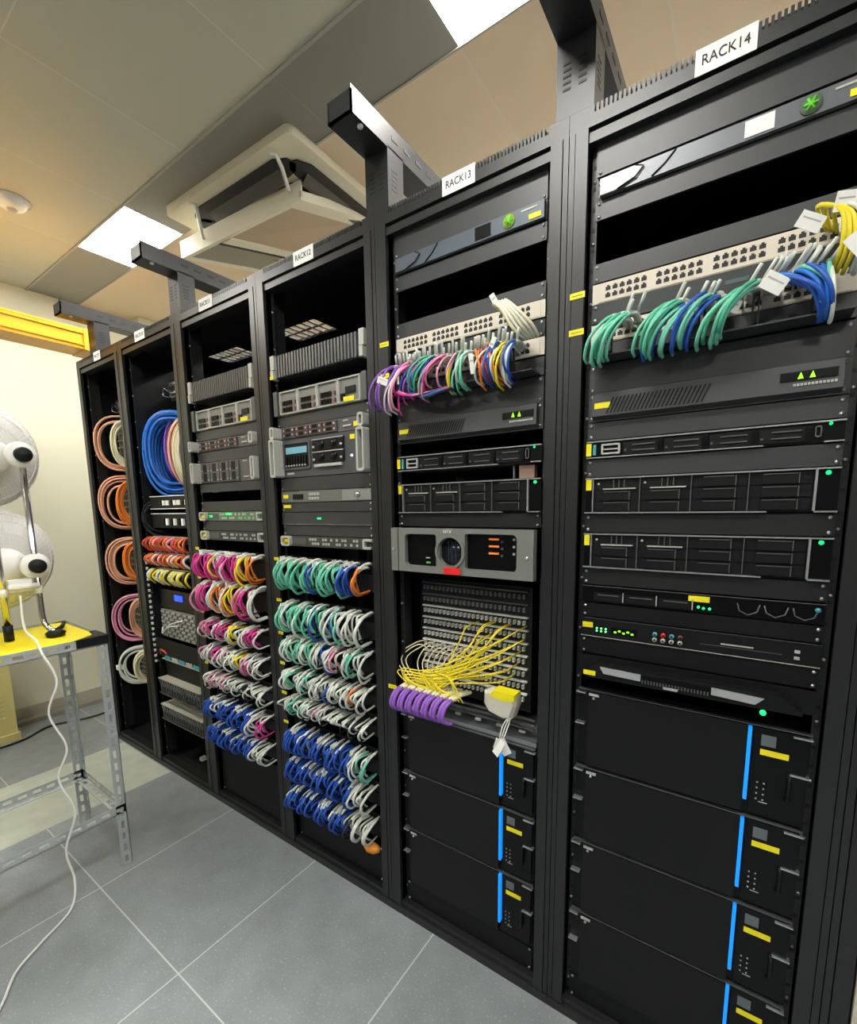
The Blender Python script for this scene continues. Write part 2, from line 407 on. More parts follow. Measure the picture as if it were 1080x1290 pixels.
def leds(t, pts, m=GRN, r=.003, y=-.006, name='indicator_light'):
    for x, z in pts:
        mb = MB(); mb.cyl((x, y+.003, z), (x, y, z), r, m, 8); mb.build(name, t)

def appliance(k, zt, zb, bright):
    t, h = eq('network_appliance', k, zt, zb, 'slim grey %s appliance with a green emblem near the top of the %s' % ('silver-nosed' if bright else 'dark', RD[k]), 'network appliance')
    A = mat('appliance_grey', (104, 106, 112), .35, .3) if bright else mat('appliance_slate', (84, 94, 104), .4, .2)
    chassis(t, h); mb = MB(); mb.box(0, EQW, -.004, 0, 0, h, KB); mb.box(.012, EQW-.004, -.014, -.004, .003, h-.003, A); mb.build('bezel', t)
    pts = [(.012, .004)]+[(.012+.10*s, .004+(h-.008)*(.35+.65*math.sin(s*math.pi/2))) for s in (0, .3, .6, .8)]+[(.135, h-.004), (.12, h-.004+.0-.006), (.085, .012), (.05, .004)]
    mb = MB(); mb.prism([(.012, .004), (.045, .004), (.085, .016), (.10, .030), (.095, h-.005), (.012, h-.005)], -.017, -.014, mat('appliance_nose', (206, 208, 208), .4) if bright else A); mb.build('nose_cover', t)
    mb = MB(); mb.tube([(.12, -.0155, .004), (.145, -.0155, .02), (.165, -.0155, h-.004)], .0016, KB, 5); mb.tube([(.05, -.0175, .004), (.088, -.0175, .015), (.103, -.0175, .031), (.085, -.0175, h-.004)], .0016, KB, 5); mb.build('seam_line', t)
    mb = MB(); mb.box(.285, .332, -.0155, -.014, .007, h-.007, WLB if bright else KB); mb.build('display_window', t)
    mb = MB(); mb.cyl((.385, -.014, h/2), (.385, -.017, h/2), .0165, mat('emblem_dark_green', (92, 112, 92), .4) if bright else mat('emblem_olive', (150, 175, 70), .4), 20)
    bd = mb.build('emblem', t)
    mb = MB()
    for a in range(3):
        an = a*math.pi/3; dx, dz = math.cos(an)*.011, math.sin(an)*.011
        mb.tube([(.385-dx, -.018, h/2-dz), (.385+dx, -.018, h/2+dz)], .0022, mat('emblem_lime', (110, 220, 50), .4), 6)
    mb.build('star_mark', bd)
    mb = MB(); mb.box(.418, .462, -.0152, -.014, h-.014, h-.010, LG); mb.build('printed_name', t)
    ylab(t, .455, .014, .032, .012, -.0145); screws(t, h)
appliance(5, 2.230, 2.187, True); appliance(4, 2.237, 2.191, False)

def port_switch(k, zt, zb, label, cat='network switch'):
    t, h = eq('patch_bay', k, zt, zb, label, 'patch panel')
    mb = MB(); mb.box(0, EQW, -.004, 0, 0, h, BEI); mb.box(.012, EQW-.012, -.0055, -.004, .002, h-.002, BEI); mb.build('face_plate', t)
    for gI in range(4):
        mb = MB()
        for i in range(6):
            for r in (0, 1):
                x = .030+gI*.108+i*.0155; z = h*.33 if r == 0 else h*.68
                mb.prism([(x, z-.005), (x+.011, z-.005), (x+.011, z+.003), (x+.008, z+.003), (x+.008, z+.006), (x+.003, z+.006), (x+.003, z+.003), (x, z+.003)], -.0062, -.005, INK)
        mb.build('port_group', t)
    return t
port_switch(5, 2.006, 1.962, 'beige patch panel with empty ports in the rack marked RACK14'); port_switch(4, 2.008, 1.966, 'beige patch panel with empty ports in the rack marked RACK13')
port_switch(5, 1.915, 1.872, 'lower beige patch panel half hidden by green cords in the rack marked RACK14'); port_switch(4, 1.918, 1.875, 'lower beige patch panel behind the pink and purple cords')
def manager_plate(k, zt, zb, label):
    t, h = eq('cable_tray', k, zt, zb, label, 'cable tray')
    mb = MB(); mb.box(0, EQW, -.003, 0, 0, h, KP); mb.box(.01, EQW-.01, -.06, -.003, 0, .003, KP)
    mb.build('back_plate', t)
    for i in range(5):
        x = .05+i*.09; mb = MB()
        mb.ring(rrect(x, x+.012, .003, h+.02, .004), rrect(x+.003, x+.009, .008, h+.014, .002), -.058, -.052, KM)
        mb.box(x+.002, x+.01, -.058, -.003, .003, .007, KM); mb.build('cable_ring', t)
    mb = MB()
    for i in range(9): mb.box(.03+i*.05, .042+i*.05, -.0036, -.003, h*.4, h*.6, KD)
    mb.build('slots', t)
for k in (4, 5):
    r = RD[k]
    blank(k, 2.332, 2.238, 'topmost grey blanking panel of the '+r)
    blank(k, 2.189, 2.145, 'blanking panel right under the green-emblem appliance of the '+r)
    blank(k, 2.052, 2.009, 'blanking panel between the dark gap and the beige ports of the '+r)
    m = blank(k, 1.962, 1.918, 'dark plate between the two beige patch panels of the '+r, mat('dark_teal_plate', (36, 42, 44), .45))
    mb = MB(); mb.box(.27, .31, -.0042, -.0035, .018, .026, mat('faint_print', (70, 90, 92), .5)); mb.build('faint_print', m)
    manager_plate(k, 1.870, 1.826, 'dark cable tray with rings under the cords of the '+r)
    blank(k, 1.822, 1.756, 'grey blanking panel above the green-lit power unit of the '+r)
    # UPS-like 2U unit with lit display
    t, h = eq('power_unit', k, 1.756, 1.690, 'dark slotted power unit with two green figures lit in the '+r, 'power unit')
    chassis(t, h); mb = MB(); mb.box(0, EQW, -.004, 0, 0, h, KP); mb.prism([(-.022, .010), (-.004, .003), (-.004, h), (-.018, h-.003)], .012, EQW-.012, KP, 'x'); mb.build('bezel', t)
    mb = MB()
    for i in range(24): x = .045+i*.0085; mb.add([(x, -.0235, .014), (x+.003, -.0235, .014), (x+.018, -.021, h-.016), (x+.015, -.021, h-.016)], [(0, 1, 2, 3)], KB)
    mb.build('vent_slots', t)
    mb = MB(); mb.box(.375, .462, -.0235, -.018, .032, .048, KB); s_ = mb.build('display', t)
    mb = MB()
    for x in (.402, .42): mb.prism([(x, .034), (x+.009, .034), (x+.0045, .046)], -.0246, -.0236, LIM)
    mb.build('lit_figures', s_)
    mb = MB()
    for i in range(12): mb.box(.396+i*.0056, .400+i*.0056, -.0236, -.021, .021, .0255, LG)
    mb.build('printed_name', t); ylab(t, .036, .034, .036, .013, -.0205)
    screws(t, h)

def srv1(k, zt, zb, label):
    t, h = eq('thin_server', k, zt, zb, label, 'server'); chassis(t, h, m=mat('chassis_steel', (120, 120, 122), .4, .6), x0=.012, x1=EQW-.012)
    mb = MB(); mb.box(0, EQW, -.004, 0, 0, h, KB); mb.box(.0, EQW, -.012, -.0, h-.0028, h, SIL); mb.box(.0, EQW*.74, -.012, 0, 0, .0024, SIL); mb.box(EQW-.03, EQW, -.012, 0, 0, .0024, SIL); mb.build('face_frame', t)
    for i in range(4):
        x = .085+i*.088; mb = MB()
        mb.box(x, x+.085, -.008, -.004, .005, h-.006, KM); mb.box(x+.02, x+.068, -.011, -.008, .012, .0145, GRY); mb.box(x+.02, x+.068, -.011, -.008, h-.016, h-.0135, GRY)
        mb.box(x+.074, x+.084, -.0105, -.008, .008, h-.01, KB); mb.cyl((x+.005, -.009, .014), (x+.005, -.0075, .014), .003, GRY, 8); mb.build('drive_bay', t)
    mb = MB(); mb.ring(rrect(.035, .078, .008, h-.008, .003), rrect(.039, .074, .012, h-.012, .002), -.011, -.004, LG); mb.box(.036, .077, -.0105, -.006, h/2-.002, h/2+.001, LG)
    mb.box(.015, .022, -.01, -.004, .008, h-.008, TEA); mb.build('optical_bay', t)
    mb = MB(); mb.ring(rrect(EQW-.045, EQW-.035, .010, h-.008, .004), rrect(EQW-.043, EQW-.037, .013, h-.011, .002), -.011, -.006, GRY); mb.build('latch', t)
    leds(t, [(EQW-.022, h-.006)]); ylab(t, .006, h/2, .012, .03, -.012); return t
def srv2(k, zt, zb, label):
    t, h = eq('drive_server', k, zt, zb, label, 'server'); chassis(t, h, m=mat('chassis_steel', (120, 120, 122), .4, .6), x0=.012, x1=EQW-.012)
    mb = MB(); mb.box(0, EQW, -.004, 0, 0, h, KB); mb.box(0, EQW, -.013, 0, h-.003, h, SIL); mb.box(0, EQW*.77, -.013, 0, 0, .003, SIL); mb.box(EQW-.035, EQW, -.013, 0, 0, .003, SIL)
    mb.box(.018, .0205, -.013, -.003, .003, h-.003, SIL); mb.box(EQW-.038, EQW-.034, -.013, -.003, .003, h-.003, SIL); mb.build('face_frame', t)
    cw = (EQW-.06)/4
    for i in range(4):
        for j in range(3):
            x = .021+i*cw; z = .004+j*(h-.008)/3; hh = (h-.008)/3; mb = MB()
            mb.box(x+.001, x+cw-.002, -.006, -.003, z+.001, z+hh-.001, KM)
            if j < 2 or i > 1:
                mb.box(x+.022, x+cw-.024, -.011, -.006, z+.002, z+hh-.004, KM); mb.box(x+.024, x+cw-.026, -.0125, -.011, z+hh-.0055, z+hh-.0035, GRY)
                mb.box(x+cw-.024, x+cw-.022, -.0115, -.005, z+.002, z+hh-.003, GRY)
            else:
                mb.box(x+.022, x+cw-.01, -.0125, -.006, z+.001, z+.004, LG)
                for q in range(3): mb.box(x+.045+q*.012, x+.047+q*.012, -.01, -.006, z+.006, z+hh-.002, GRY)
                mb.cyl((x+.01, -.008, z+.015), (x+.01, -.005, z+.015), .003, LG, 8)
            mb.build('drive_bay', t)
        if i: 
            mb = MB(); mb.box(.021+i*cw-.001, .021+i*cw+.001, -.0115, -.003, .004, h-.004, GRY); mb.build('divider', t)
    leds(t, [(EQW-.018, h-.010)], r=.0045); ylab(t, .009, h-.017, .013, .026, -.0125); return t
srv1(5, 1.643, 1.602, 'thin server with silver edges, uppermost server of the rack marked RACK14')
blank(5, 1.688, 1.646, 'blanking panel under the power unit of the rack marked RACK14'); blank(5, 1.600, 1.556, 'blanking panel between the thin and the thick server of the rack marked RACK14')
srv2(5, 1.554, 1.467, 'upper of two identical thick drive servers in the rack marked RACK14'); blank(5, 1.465, 1.419, 'blanking panel between the two thick drive servers of the rack marked RACK14', KD)
srv2(5, 1.417, 1.330, 'lower of two identical thick drive servers in the rack marked RACK14'); blank(5, 1.328, 1.286, 'black panel under the lower thick drive server of the rack marked RACK14', KD)
srv1(4, 1.650, 1.604, 'thin server with silver edges, uppermost server of the rack marked RACK13')
srv2(4, 1.562, 1.471, 'thick drive server above the round-windowed unit in the rack marked RACK13')
blank(4, 1.469, 1.428, 'black panel between the drive server and the round-windowed unit', KD)
t = thing('cardboard_strip', (2.885, .05, 1.566), 'pinkish cardboard packing behind the open slot of the rack marked RACK13', 'cardboard')
mb = MB(); mb.box(0, .045, 0, .02, 0, .034, PNK); mb.box(-.018, -.015, 0, .01, 0, .034, SIL); mb.build('cardboard_sheet', t)

# 1U black server with yellow label and green LEDs (RACK14)
t, h = eq('thin_server', 5, 1.283, 1.240, 'flat black server with a yellow label and green lights in mid face', 'server'); chassis(t, h)
mb = MB(); mb.box(0, EQW, -.004, 0, 0, h, KB); mb.box(.0, EQW, -.007, 0, h-.0015, h, GRY); mb.build('face_frame', t)
for i in range(3):
    x = .03+i*.075; mb = MB(); mb.box(x, x+.07, -.009, -.004, .006, .026, KM); mb.box(x+.01, x+.06, -.011, -.009, .020, .0225, GRY); mb.box(x+.069, x+.071, -.011, -.004, .006, .03, LG); mb.build('drive_bay', t)
for i in range(3):
    x = .335+i*.048; mb = MB(); mb.tube([(x, -.006, .030), (x+.004, -.006, .014), (x+.02, -.006, .006), (x+.036, -.006, .014), (x+.04, -.006, .030)], .0016, GRY, 5); mb.build('handle_ring', t)
leds(t, [(.262, .013), (.272, .011), (.284, .011)]); ylab(t, .262, .032, .042, .013, -.006)
mb = MB(); mb.cyl((EQW-.012, -.004, .03), (EQW-.012, -.010, .03), .005, TEA, 10); mb.build('power_button', t)
blank(5, 1.238, 1.201, 'black panel above the unit with four coloured jack pairs', KM)
# audio/monitor unit
t, h = eq('monitoring_unit', 5, 1.199, 1.150, 'slim unit with green display and four coloured pairs of jacks', 'monitoring unit'); chassis(t, h)
mb = MB(); mb.box(0, EQW, -.006, 0, 0, h, KM); mb.box(0, EQW, -.008, 0, 0, .0012, LG); mb.box(0, EQW, -.008, 0, h-.001, h, GRY); mb.build('face_plate', t)
mb = MB(); mb.box(.075, .135, -.0068, -.006, .012, .030, KB); s_ = mb.build('display', t)
mb = MB()
for i in range(5): mb.box(.082+i*.010, .088+i*.010, -.0075, -.0068, .016+(i % 2)*.004, .020+(i % 2)*.004, LIM)
mb.build('lit_digits', s_)
leds(t, [(.040+i*.011, .016+j*.007) for i in range(3) for j in range(2)], mat('green_dot', (90, 220, 110), .5, emit=1.5), .0025, -.008)
for i, c in enumerate((TEA, RED, TEA, DRD)):
    for j in range(2):
        mb = MB(); mb.cyl((.176+i*.018, -.006, .014+j*.013), (.176+i*.018, -.013, .014+j*.013), .0052, c if j else LG, 10); mb.cyl((.176+i*.018, -.0135, .014+j*.013), (.176+i*.018, -.013, .014+j*.013), .0025, KB, 8); mb.build('jack', t)
mb = MB(); mb.box(.27, .42, -.0068, -.006, .018, .0192, GRY); mb.box(.31, .37, -.0068, -.006, .023, .026, LG); mb.build('printed_name', t)
for z in (.012, .026):
    mb = MB(); mb.box(.44, .449, -.009, -.006, z, z+.006, LG); mb.build('rocker_switch', t)
ylab(t, .017, .03, .026, .014, -.007)
blank(5, 1.148, 1.103, 'black panel between the jack unit and the console drawer', KM)
# console drawer
t, h = eq('console_drawer', 5, 1.101, 1.050, 'pull-out console drawer with silver grip ends in the rack marked RACK14', 'console drawer', y=.02)
chassis(t, h, .5); mb = MB(); mb.box(0, EQW, -.006, 0, 0, h, KM); mb.prism([(.02, .006), (.05, .038), (.42, .038), (.46, .010), (.46, .004), (.03, .002)], -.035, -.006, KM); mb.build('front_face', t)
for x0, x1 in ((.07, .155), (.30, .39)):
    mb = MB(); mb.prism([(x0, .018), (x1, .016), (x1, .032), (x0-.01, .034)] if x0 < .2 else [(x0, .016), (x1-.01, .012), (x1+.005, .028), (x0, .032)], -.039, -.035, mat('brushed_silver', (190, 193, 195), .35, .5)); o = mb.build('grip_end', t); o['label'] = 'silver grip end'
mb = MB(); mb.box(.155, .30, -.037, -.035, .017, .031, KB)
for i in range(22): mb.box(.158+i*.0064, .161+i*.0064, -.039, -.037, .012, .020, GRY)
mb.build('grip_mesh', t)
mb = MB(); mb.box(.205, .235, -.041, -.037, .008, .013, LG); mb.build('printed_name', t)
leds(t, [(.395, -.004)], r=.006, y=-.035); ylab(t, .035, .014, .03, .012, -.036)

# big boxes with blue bar
def storage(k, zt, zb, label):
    t, h = eq('storage_unit', k, zt, zb, label, 'storage unit'); chassis(t, h, .6)
    mb = MB(); mb.box(0, EQW, -.004, 0, 0, h, KB)
    mb.box(.028, .372, -.018, -.004, .008, h-.004, mat('unit_front', (15, 16, 17), .42, spec=.3)); mb.box(.0, EQW, -.016, -.004, h-.0022, h, mat('edge_grey', (96, 98, 100), .35, .5)); mb.build('front_bezel', t)
    mb = MB(); mb.box(.385, .478, -.014, -.004, .01, h-.006, KB); mb.build('control_panel', t)
    mb = MB(); mb.box(.3735, .3805, -.020, -.006, .040, h-.008, BLU); o = mb.build('blue_light_bar', t); o['label'] = 'glowing blue light bar'
    mb = MB(); mb.box(.398, .424, -.0152, -.014, h-.045, h-.020, mat('lcd_grey', (96, 104, 110), .4)); mb.build('status_screen', t)
    mb = MB()
    for i in range(2):
        for j in range(4): mb.box(.396+i*.012, .399+i*.012, -.015, -.014, .045+j*.013, .048+j*.013, LG)
    mb.box(.402, .418, -.015, -.014, .040, .0415, LG); mb.build('status_icons', t)
    ylab(t, .4225, h-.060, .050, .013, -.0145)
    mb = MB(); mb.tube([(.448, -.014, .06), (.452, -.022, .065), (.452, -.022, .115), (.448, -.014, .12)], .004, KM, 6); mb.build('pull_handle', t)
    for x0, x1 in ((-.004, .02), (.452, .484)):
        for zc in (h*.55, h-.012): mb = MB(); mb.box(x0, x1, -.019, -.004, zc, zc+.003, SIL); mb.build('mounting_clip', t)
    mb = MB(); mb.box(.03, .055, -.021, -.018, h-.014, h-.008, LG); mb.cyl((.042, -.018, h-.02), (.042, -.022, h-.02), .0035, SIL, 8); mb.build('latch', t)
    return t
od = ['topmost', 'second', 'third', 'lowest']
for i in range(4): storage(5, 1.007-i*.2198, .789-i*.2198, '%s black storage box with blue light bar in the rack marked RACK14' % od[i])
for i in range(3): storage(4, .790-i*.2185, .5735-i*.2185, '%s black storage box with blue light bar in the rack marked RACK13' % ('topmost', 'middle', 'lowest')[i])
blank(5, .126, .052, 'black blanking panel at the foot of the rack marked RACK14', KM); blank(4, .132, .052, 'black blanking panel at the foot of the rack marked RACK13', KM)

# round-window unit
t, h = eq('round_window_server', 4, 1.425, 1.288, 'large grey unit with a round window and two dark windows', 'server', y=-.004)
GF = mat('unit_grey_metal', (132, 134, 130), .42, .3)
mb = MB(); mb.box(.004, EQW-.004, .004, .6, .004, h-.004, KB); mb.build('chassis', t)
def bez(mb):
    wl = rrect(.055, .178, .020, h-.018, .014); wr = rrect(.268, .435, .020, h-.014, .014)
    X0, X1 = 0, EQW
    def plate(xa, xb, hole): # rectangular plate with rounded hole
        n = len(hole); cxh = sum(p[0] for p in hole)/n; czh = sum(p[1] for p in hole)/n; out = []
        for (x, z) in hole:
            dx, dz = x-cxh, z-czh; s = 1e9
            if dx > 1e-9: s = min(s, (xb-cxh)/dx)
            if dx < -1e-9: s = min(s, (xa-cxh)/dx)
            if dz > 1e-9: s = min(s, (h-czh)/dz)
            if dz < -1e-9: s = min(s, (0-czh)/dz)
            out.append((cxh+dx*s, czh+dz*s))
        mb.ring(out, hole, -.022, .0, GF)
        for (cx_, cz_) in ((xa, 0), (xb, 0), (xa, h), (xb, h)): pass
    def plate2(xa, xb, hole, zlo=0, zhi=h):
        xs = [p[0] for p in hole]; zs = [p[1] for p in hole]
        q = [(xa, zlo), (xb, zlo), (xb, zhi), (xa, zhi)]
        mb.box(xa, xb, -.022, 0, zlo, min(zs), GF); mb.box(xa, xb, -.022, 0, max(zs), zhi, GF)
        mb.box(xa, min(xs), -.022, 0, min(zs), max(zs), GF); mb.box(max(xs), xb, -.022, 0, min(zs), max(zs), GF)
        # rounded corners
        x0, x1, z0, z1 = min(xs), max(xs), min(zs), max(zs); r = .014
        for (cx_, cz_, sx, sz) in ((x0, z0, 1, 1), (x1, z0, -1, 1), (x1, z1, -1, -1), (x0, z1, 1, -1)):
            arc = [(cx_+sx*r*(1-math.cos(a)), cz_+sz*r*(1-math.sin(a))) for a in [math.pi/2*i/5 for i in range(6)]]
            mb.prism([(cx_, cz_)]+arc, -.022, 0, GF)
    plate2(.03, .186, wl); plate2(.262, EQW, wr)
    c = (.224, h*.50); R = .043; n = 32
    circ = [(c[0]+R*math.cos(2*math.pi*i/n+.01), c[1]+R*math.sin(2*math.pi*i/n+.01)) for i in range(n)]
    out = []
    for (x, z) in circ:
        dx, dz = x-c[0], z-c[1]; s = min(abs(.050/dx) if dx else 9e9, abs((h*.5)/dz) if dz else 9e9)
        out.append((c[0]+dx*s, c[1]+dz*s))
    mb.ring(out, circ, -.0225, 0, GF)
    rr = [(c[0]+(R+.008)*math.cos(2*math.pi*i/n+.01), c[1]+(R+.008)*math.sin(2*math.pi*i/n+.01)) for i in range(n)]
    mb.ring(rr, circ, -.027, -.02, GF)
mb = MB(); bez(mb); mb.box(.0, .026, -.022, 0, 0, h, GF); mb.box(.026, .03, -.014, 0, 0, h, KM); mb.build('front_frame', t)
mb = MB(); mb.cyl((.010, -.022, h*.5), (.010, -.026, h*.5), .004, SIL, 10); mb.build('thumb_screw', t); mb = MB(); mb.cyl((EQW-.018, -.022, h*.45), (EQW-.018, -.026, h*.45), .005, SIL, 10); mb.build('thumb_screw', t)
mb = MB(); mb.cyl((.224, -.004, h*.5), (.224, -.010, h*.5), .0425, mat('dial_glass', (20, 24, 34), .2), 32)
for i in range(3): mb.box(.211+i*.012, .213+i*.012, -.011, -.010, h*.5-.03, h*.5+.03, mat('dial_bars', (40, 50, 80), .4))
mb.build('round_window', t)
mb = MB(); mb.box(.055, .178, -.006, -.002, .02, h-.018, KB); mb.build('dark_window', t); mb = MB(); mb.box(.268, .435, -.006, -.002, .02, h-.014, KB); mb.build('dark_window', t)
mb = MB()
for i in range(3): mb.box(.345, .375, -.010, -.006, .066+i*.02, .071+i*.02, ORL)
for i in range(3): mb.cyl((.385, -.006, .062+i*.02), (.385, -.009, .062+i*.02), .0035, GRY, 8); mb.box(.418, .424, -.009, -.006, .066+i*.02, .072+i*.02, LG)
mb.build('orange_lamps', t)
mb = MB(); mb.box(.128, .142, -.009, -.006, .028, .033, mat('green_dim', (70, 130, 60), .5, emit=.5)); mb.box(.126, .142, -.009, -.006, .044, .047, LG); mb.build('status_lights', t)
text('brand_letters', 'NTX', .014, (.218, -.0285, h-.009), t, WHT)
mb = MB(); mb.box(.205, .262, -.0295, -.0275, .002, .022, RED); mb.build('red_sticker', t)
# fibre distribution frame
t = thing('fibre_patch_frame', (2.505, .112, .90), 'recessed grid of small white fibre ports behind the yellow cords', 'fibre patch panel')
mb = MB(); mb.box(-.015, .40, .004, .12, -.05, .345, KD); mb.build('housing', t)
for j in range(9):
    z = .318-j*.0405; mb = MB(); mm = LG if j > 1 else GRY
    mb.box(0, .39, -.008, .004, z+.012, z+.0165, WHT if j > 1 else GRY)
    for i in range(24): mb.box(.006+i*.0160, .0125+i*.0160, -.008, .004, z-.009, z+.004, WHT if j > 1 else mat('port_dull', (130, 132, 130), .5)); mb.box(.008+i*.016, .0105+i*.016, -.009, -.008, z-.004, z+.001, GRY)
    o = mb.build('port_row', t)
# tray under fibre
t, h = eq('steel_shelf', 4, .872, .792, 'steel shelf under the fibre ports with purple cords looping over it', 'shelf')
mb = MB(); mb.box(.0, EQW, -.004, 0, 0, .012, mat('shelf_steel', (150, 156, 160), .35, .6)); mb.box(.01, EQW-.01, 0, .3, 0, .003, mat('shelf_steel', (150, 156, 160), .35, .6)); mb.build('tray', t)
mb = MB()
for z in (.03, .045, .060): mb.box(.02, EQW-.02, .03, .036, z, z+.006, GRY)
for i in range(6): mb.box(.04+i*.075, .06+i*.075, .026, .032, .018, .026, LG)
mb.build('cross_bars', t)

# ---- rack 3 and 4 upper equipment
def heatsink(k, zt, zb, label):
    t, h = eq('finned_unit', k, zt, zb, label, 'server'); chassis(t, h, .5, mat('chassis_dark', (48, 48, 50), .45, .4))
    mb = MB(); mb.box(.022, EQW-.022, -.012, 0, .002, h-.002, KD)
    for i in range(27): x = .028+i*.0158; mb.prism([(x, .004), (x+.009, .004), (x+.009, h-.004), (x, h-.004)], -.024, -.010, GRY)
    mb.build('finned_front', t)
    for x0 in (0, EQW-.022):
        mb = MB(); mb.box(x0, x0+.022, -.026, 0, h*.42, h, LG); mb.box(x0+.003, x0+.019, -.030, 0, 0, h*.38, LG); mb.build('ear', t)
    return t
h4 = heatsink(3, 2.066, 1.980, 'finned server front in the fourth rack from the left'); ylab(h4, .012, .006, .02, .012, -.03)
heatsink(2, 2.066, 1.975, 'finned server front in the third rack from the left')
def srvg(k, zt, zb, label):
    t, h = eq('grey_drive_server', k, zt, zb, label, 'server'); chassis(t, h, .5, GRY)
    mb = MB(); mb.box(0, .022, -.02, 0, 0, h, GRY); mb.box(EQW-.022, EQW, -.02, 0, 0, h, GRY); mb.box(.022, EQW-.022, -.008, 0, 0, h, mat('grey_face', (120, 120, 116), .45)); mb.build('face_frame', t)
    cw = (EQW-.06)/4
    for i in range(4):
        x = .028+i*cw; mb = MB(); mb.ring(rrect(x, x+cw-.003, .003, h-.003, .003), rrect(x+.004, x+cw-.007, .007, h-.007, .002), -.014, -.008, LG)
        if i < 3:
            for j in range(2):
                for q in range(4): mb.box(x+.016+q*.014, x+.026+q*.014, -.013, -.008, .012+j*.024, .028+j*.024, KB)
                mb.box(x+cw-.022, x+cw-.014, -.013, -.008, .014+j*.024, .026+j*.024, DRD)
        else: mb.box(x+.01, x+.03, -.013, -.008, .012, .035, KB); mb.box(x+.034, x+.08, -.013, -.008, .034, .055, KM)
        mb.build('drive_bay', t)
    ylab(t, EQW-.085, .014, .05, .016, -.015); return t
srvg(3, 1.936, 1.846, 'grey server with three small drive blocks, in the fourth rack from the left'); srvg(2, 1.940, 1.850, 'grey server with three small drive blocks, in the third rack from the left')
def handle(t, x, z0, z1, y=-.045, wd=.026):
    mb = MB(); mb.ring(rrect(x, x+wd, z0, z1, .009), rrect(x+.008, x+wd-.006, z0+.008, z1-.008, .004), y, -.004, LG); mb.build('handle', t)
def srvh(k, zt, zb, label, two=False):
    t, h = eq('handled_server', k, zt, zb, label, 'server'); chassis(t, h, .5, GRY)
    mb = MB(); mb.box(0, EQW, -.006, 0, 0, h, mat('grey_face2', (88, 88, 88), .45)); mb.build('face_plate', t)
    for i in range(4):
        for j in range(2):
            x = .035+i*.075; mb = MB(); z = .004+j*(h-.008)/2; mb.box(x, x+.07, -.012, -.006, z, z+(h-.010)/2, mat('bay_brown', (84, 66, 66), .5) if not two else GRY)
            mb.box(x+.018, x+.045, -.013, -.012, z+.004, z+(h-.02)/2+.003, KB); mb.cyl((x+.008, -.013, z+.009), (x+.008, -.012, z+.009), .004, LG, 8); mb.cyl((x+.058, -.013, z+.009), (x+.058, -.012, z+.009), .004, LG, 8); mb.build('drive_bay', t)
    mb = MB(); mb.box(.36, .40, -.010, -.006, .014, .02, LG); mb.box(.36, .385, -.010, -.006, h-.012, h-.008, LG); mb.build('printed_name', t)
    handle(t, -.004, 0, h); handle(t, EQW-.024, 0, h); return t
a = srvh(3, 1.802, 1.757, 'thin server with pale handles above the cyan-screened unit'); ylab(a, .425, .018, .022, .016, -.013)
srvh(2, 1.803, 1.757, 'thin server with pale handles in the third rack from the left')
a = srvh(2, 1.706, 1.614, 'thick server with pale handles in the third rack from the left', True)
t, h = eq('tall_handled_server', 3, 1.755, 1.612, 'tall server with a cyan screen and long pale handles', 'server'); chassis(t, h, .5)
mb = MB(); mb.box(0, EQW, -.006, 0, 0, h, mat('grey_face3', (74, 75, 78), .45)); mb.build('face_plate', t)
mb = MB(); mb.ring(rrect(.03, .185, .028, h-.010, .006), rrect(.038, .177, .036, h-.018, .004), -.012, -.006, GRY); mb.box(.038, .177, -.009, -.006, .036, h-.018, KM)
for i in range(8): mb.box(.046+i*.0155, .056+i*.0155, -.014, -.009, .044, .078, KB); mb.box(.048+i*.0155, .054+i*.0155, -.016, -.014, .040, .046, LG)
mb.build('drive_module', t)
mb = MB(); mb.box(.048, .167, -.012, -.009, .088, .112, BLC); mb.build('cyan_screen', t)
for j in range(2):
    mb = MB(); z = .045+j*.045; mb.box(.20, .36, -.012, -.006, z, z+.040, KM); mb.cyl((.245, -.012, z+.02), (.245, -.015, z+.02), .016, KB, 16); mb.cyl((.31, -.012, z+.02), (.31, -.015, z+.02), .016, KB, 16); mb.box(.20, .36, -.014, -.012, z+.037, z+.04, LG)
    for x in (.208, .35): mb.cyl((x, -.012, z+.012), (x, -.016, z+.012), .005, LG, 8)
    mb.build('fan_module', t)
mb = MB(); mb.box(.21, .35, -.016, -.006, .030, .040, LG); mb.build('pull_bar', t)
mb = MB(); mb.box(.045, .085, -.0075, -.006, .010, .018, LG); mb.build('printed_name', t)
leds(t, [(.395, .060)], mat('white_led', (200, 200, 255), .5, emit=3), .004, -.009); ylab(t, .40, h-.02, .022, .016, -.007)
handle(t, -.006, 0, h, -.05, .032); handle(t, EQW-.028, 0, h, -.05, .034)
r4, r3 = RD[3], RD[2]
blank(3, 1.844, 1.804, 'grey blanking panel above the handled servers of the '+r4); blank(2, 1.848, 1.806, 'grey blanking panel above the handled servers of the '+r3)
blank(2, 1.755, 1.708, 'blanking panel between the two handled servers of the '+r3); blank(3, 1.610, 1.560, 'blanking panel under the cyan-screened server of the '+r4)
t, h = eq('control_unit', 3, 1.558, 1.516, 'pale control unit with a dark screen, small keypad and round knob', 'control unit'); chassis(t, h)
mb = MB(); mb.box(.0, EQW, -.006, 0, 0, h, mat('unit_pale', (104, 106, 102), .45)); mb.box(.34, EQW, -.007, -.006, .003, h-.003, mat('unit_paler', (138, 140, 136), .45)); mb.build('face_plate', t)
mb = MB(); mb.box(.07, .13, -.008, -.006, .010, h-.012, KB); mb.build('display', t)
for j in range(2):
    for i in range(4): mb = MB(); mb.box(.165+i*.015, .176+i*.015, -.010, -.006, .008+j*.016, .018+j*.016, LG); mb.build('key', t)
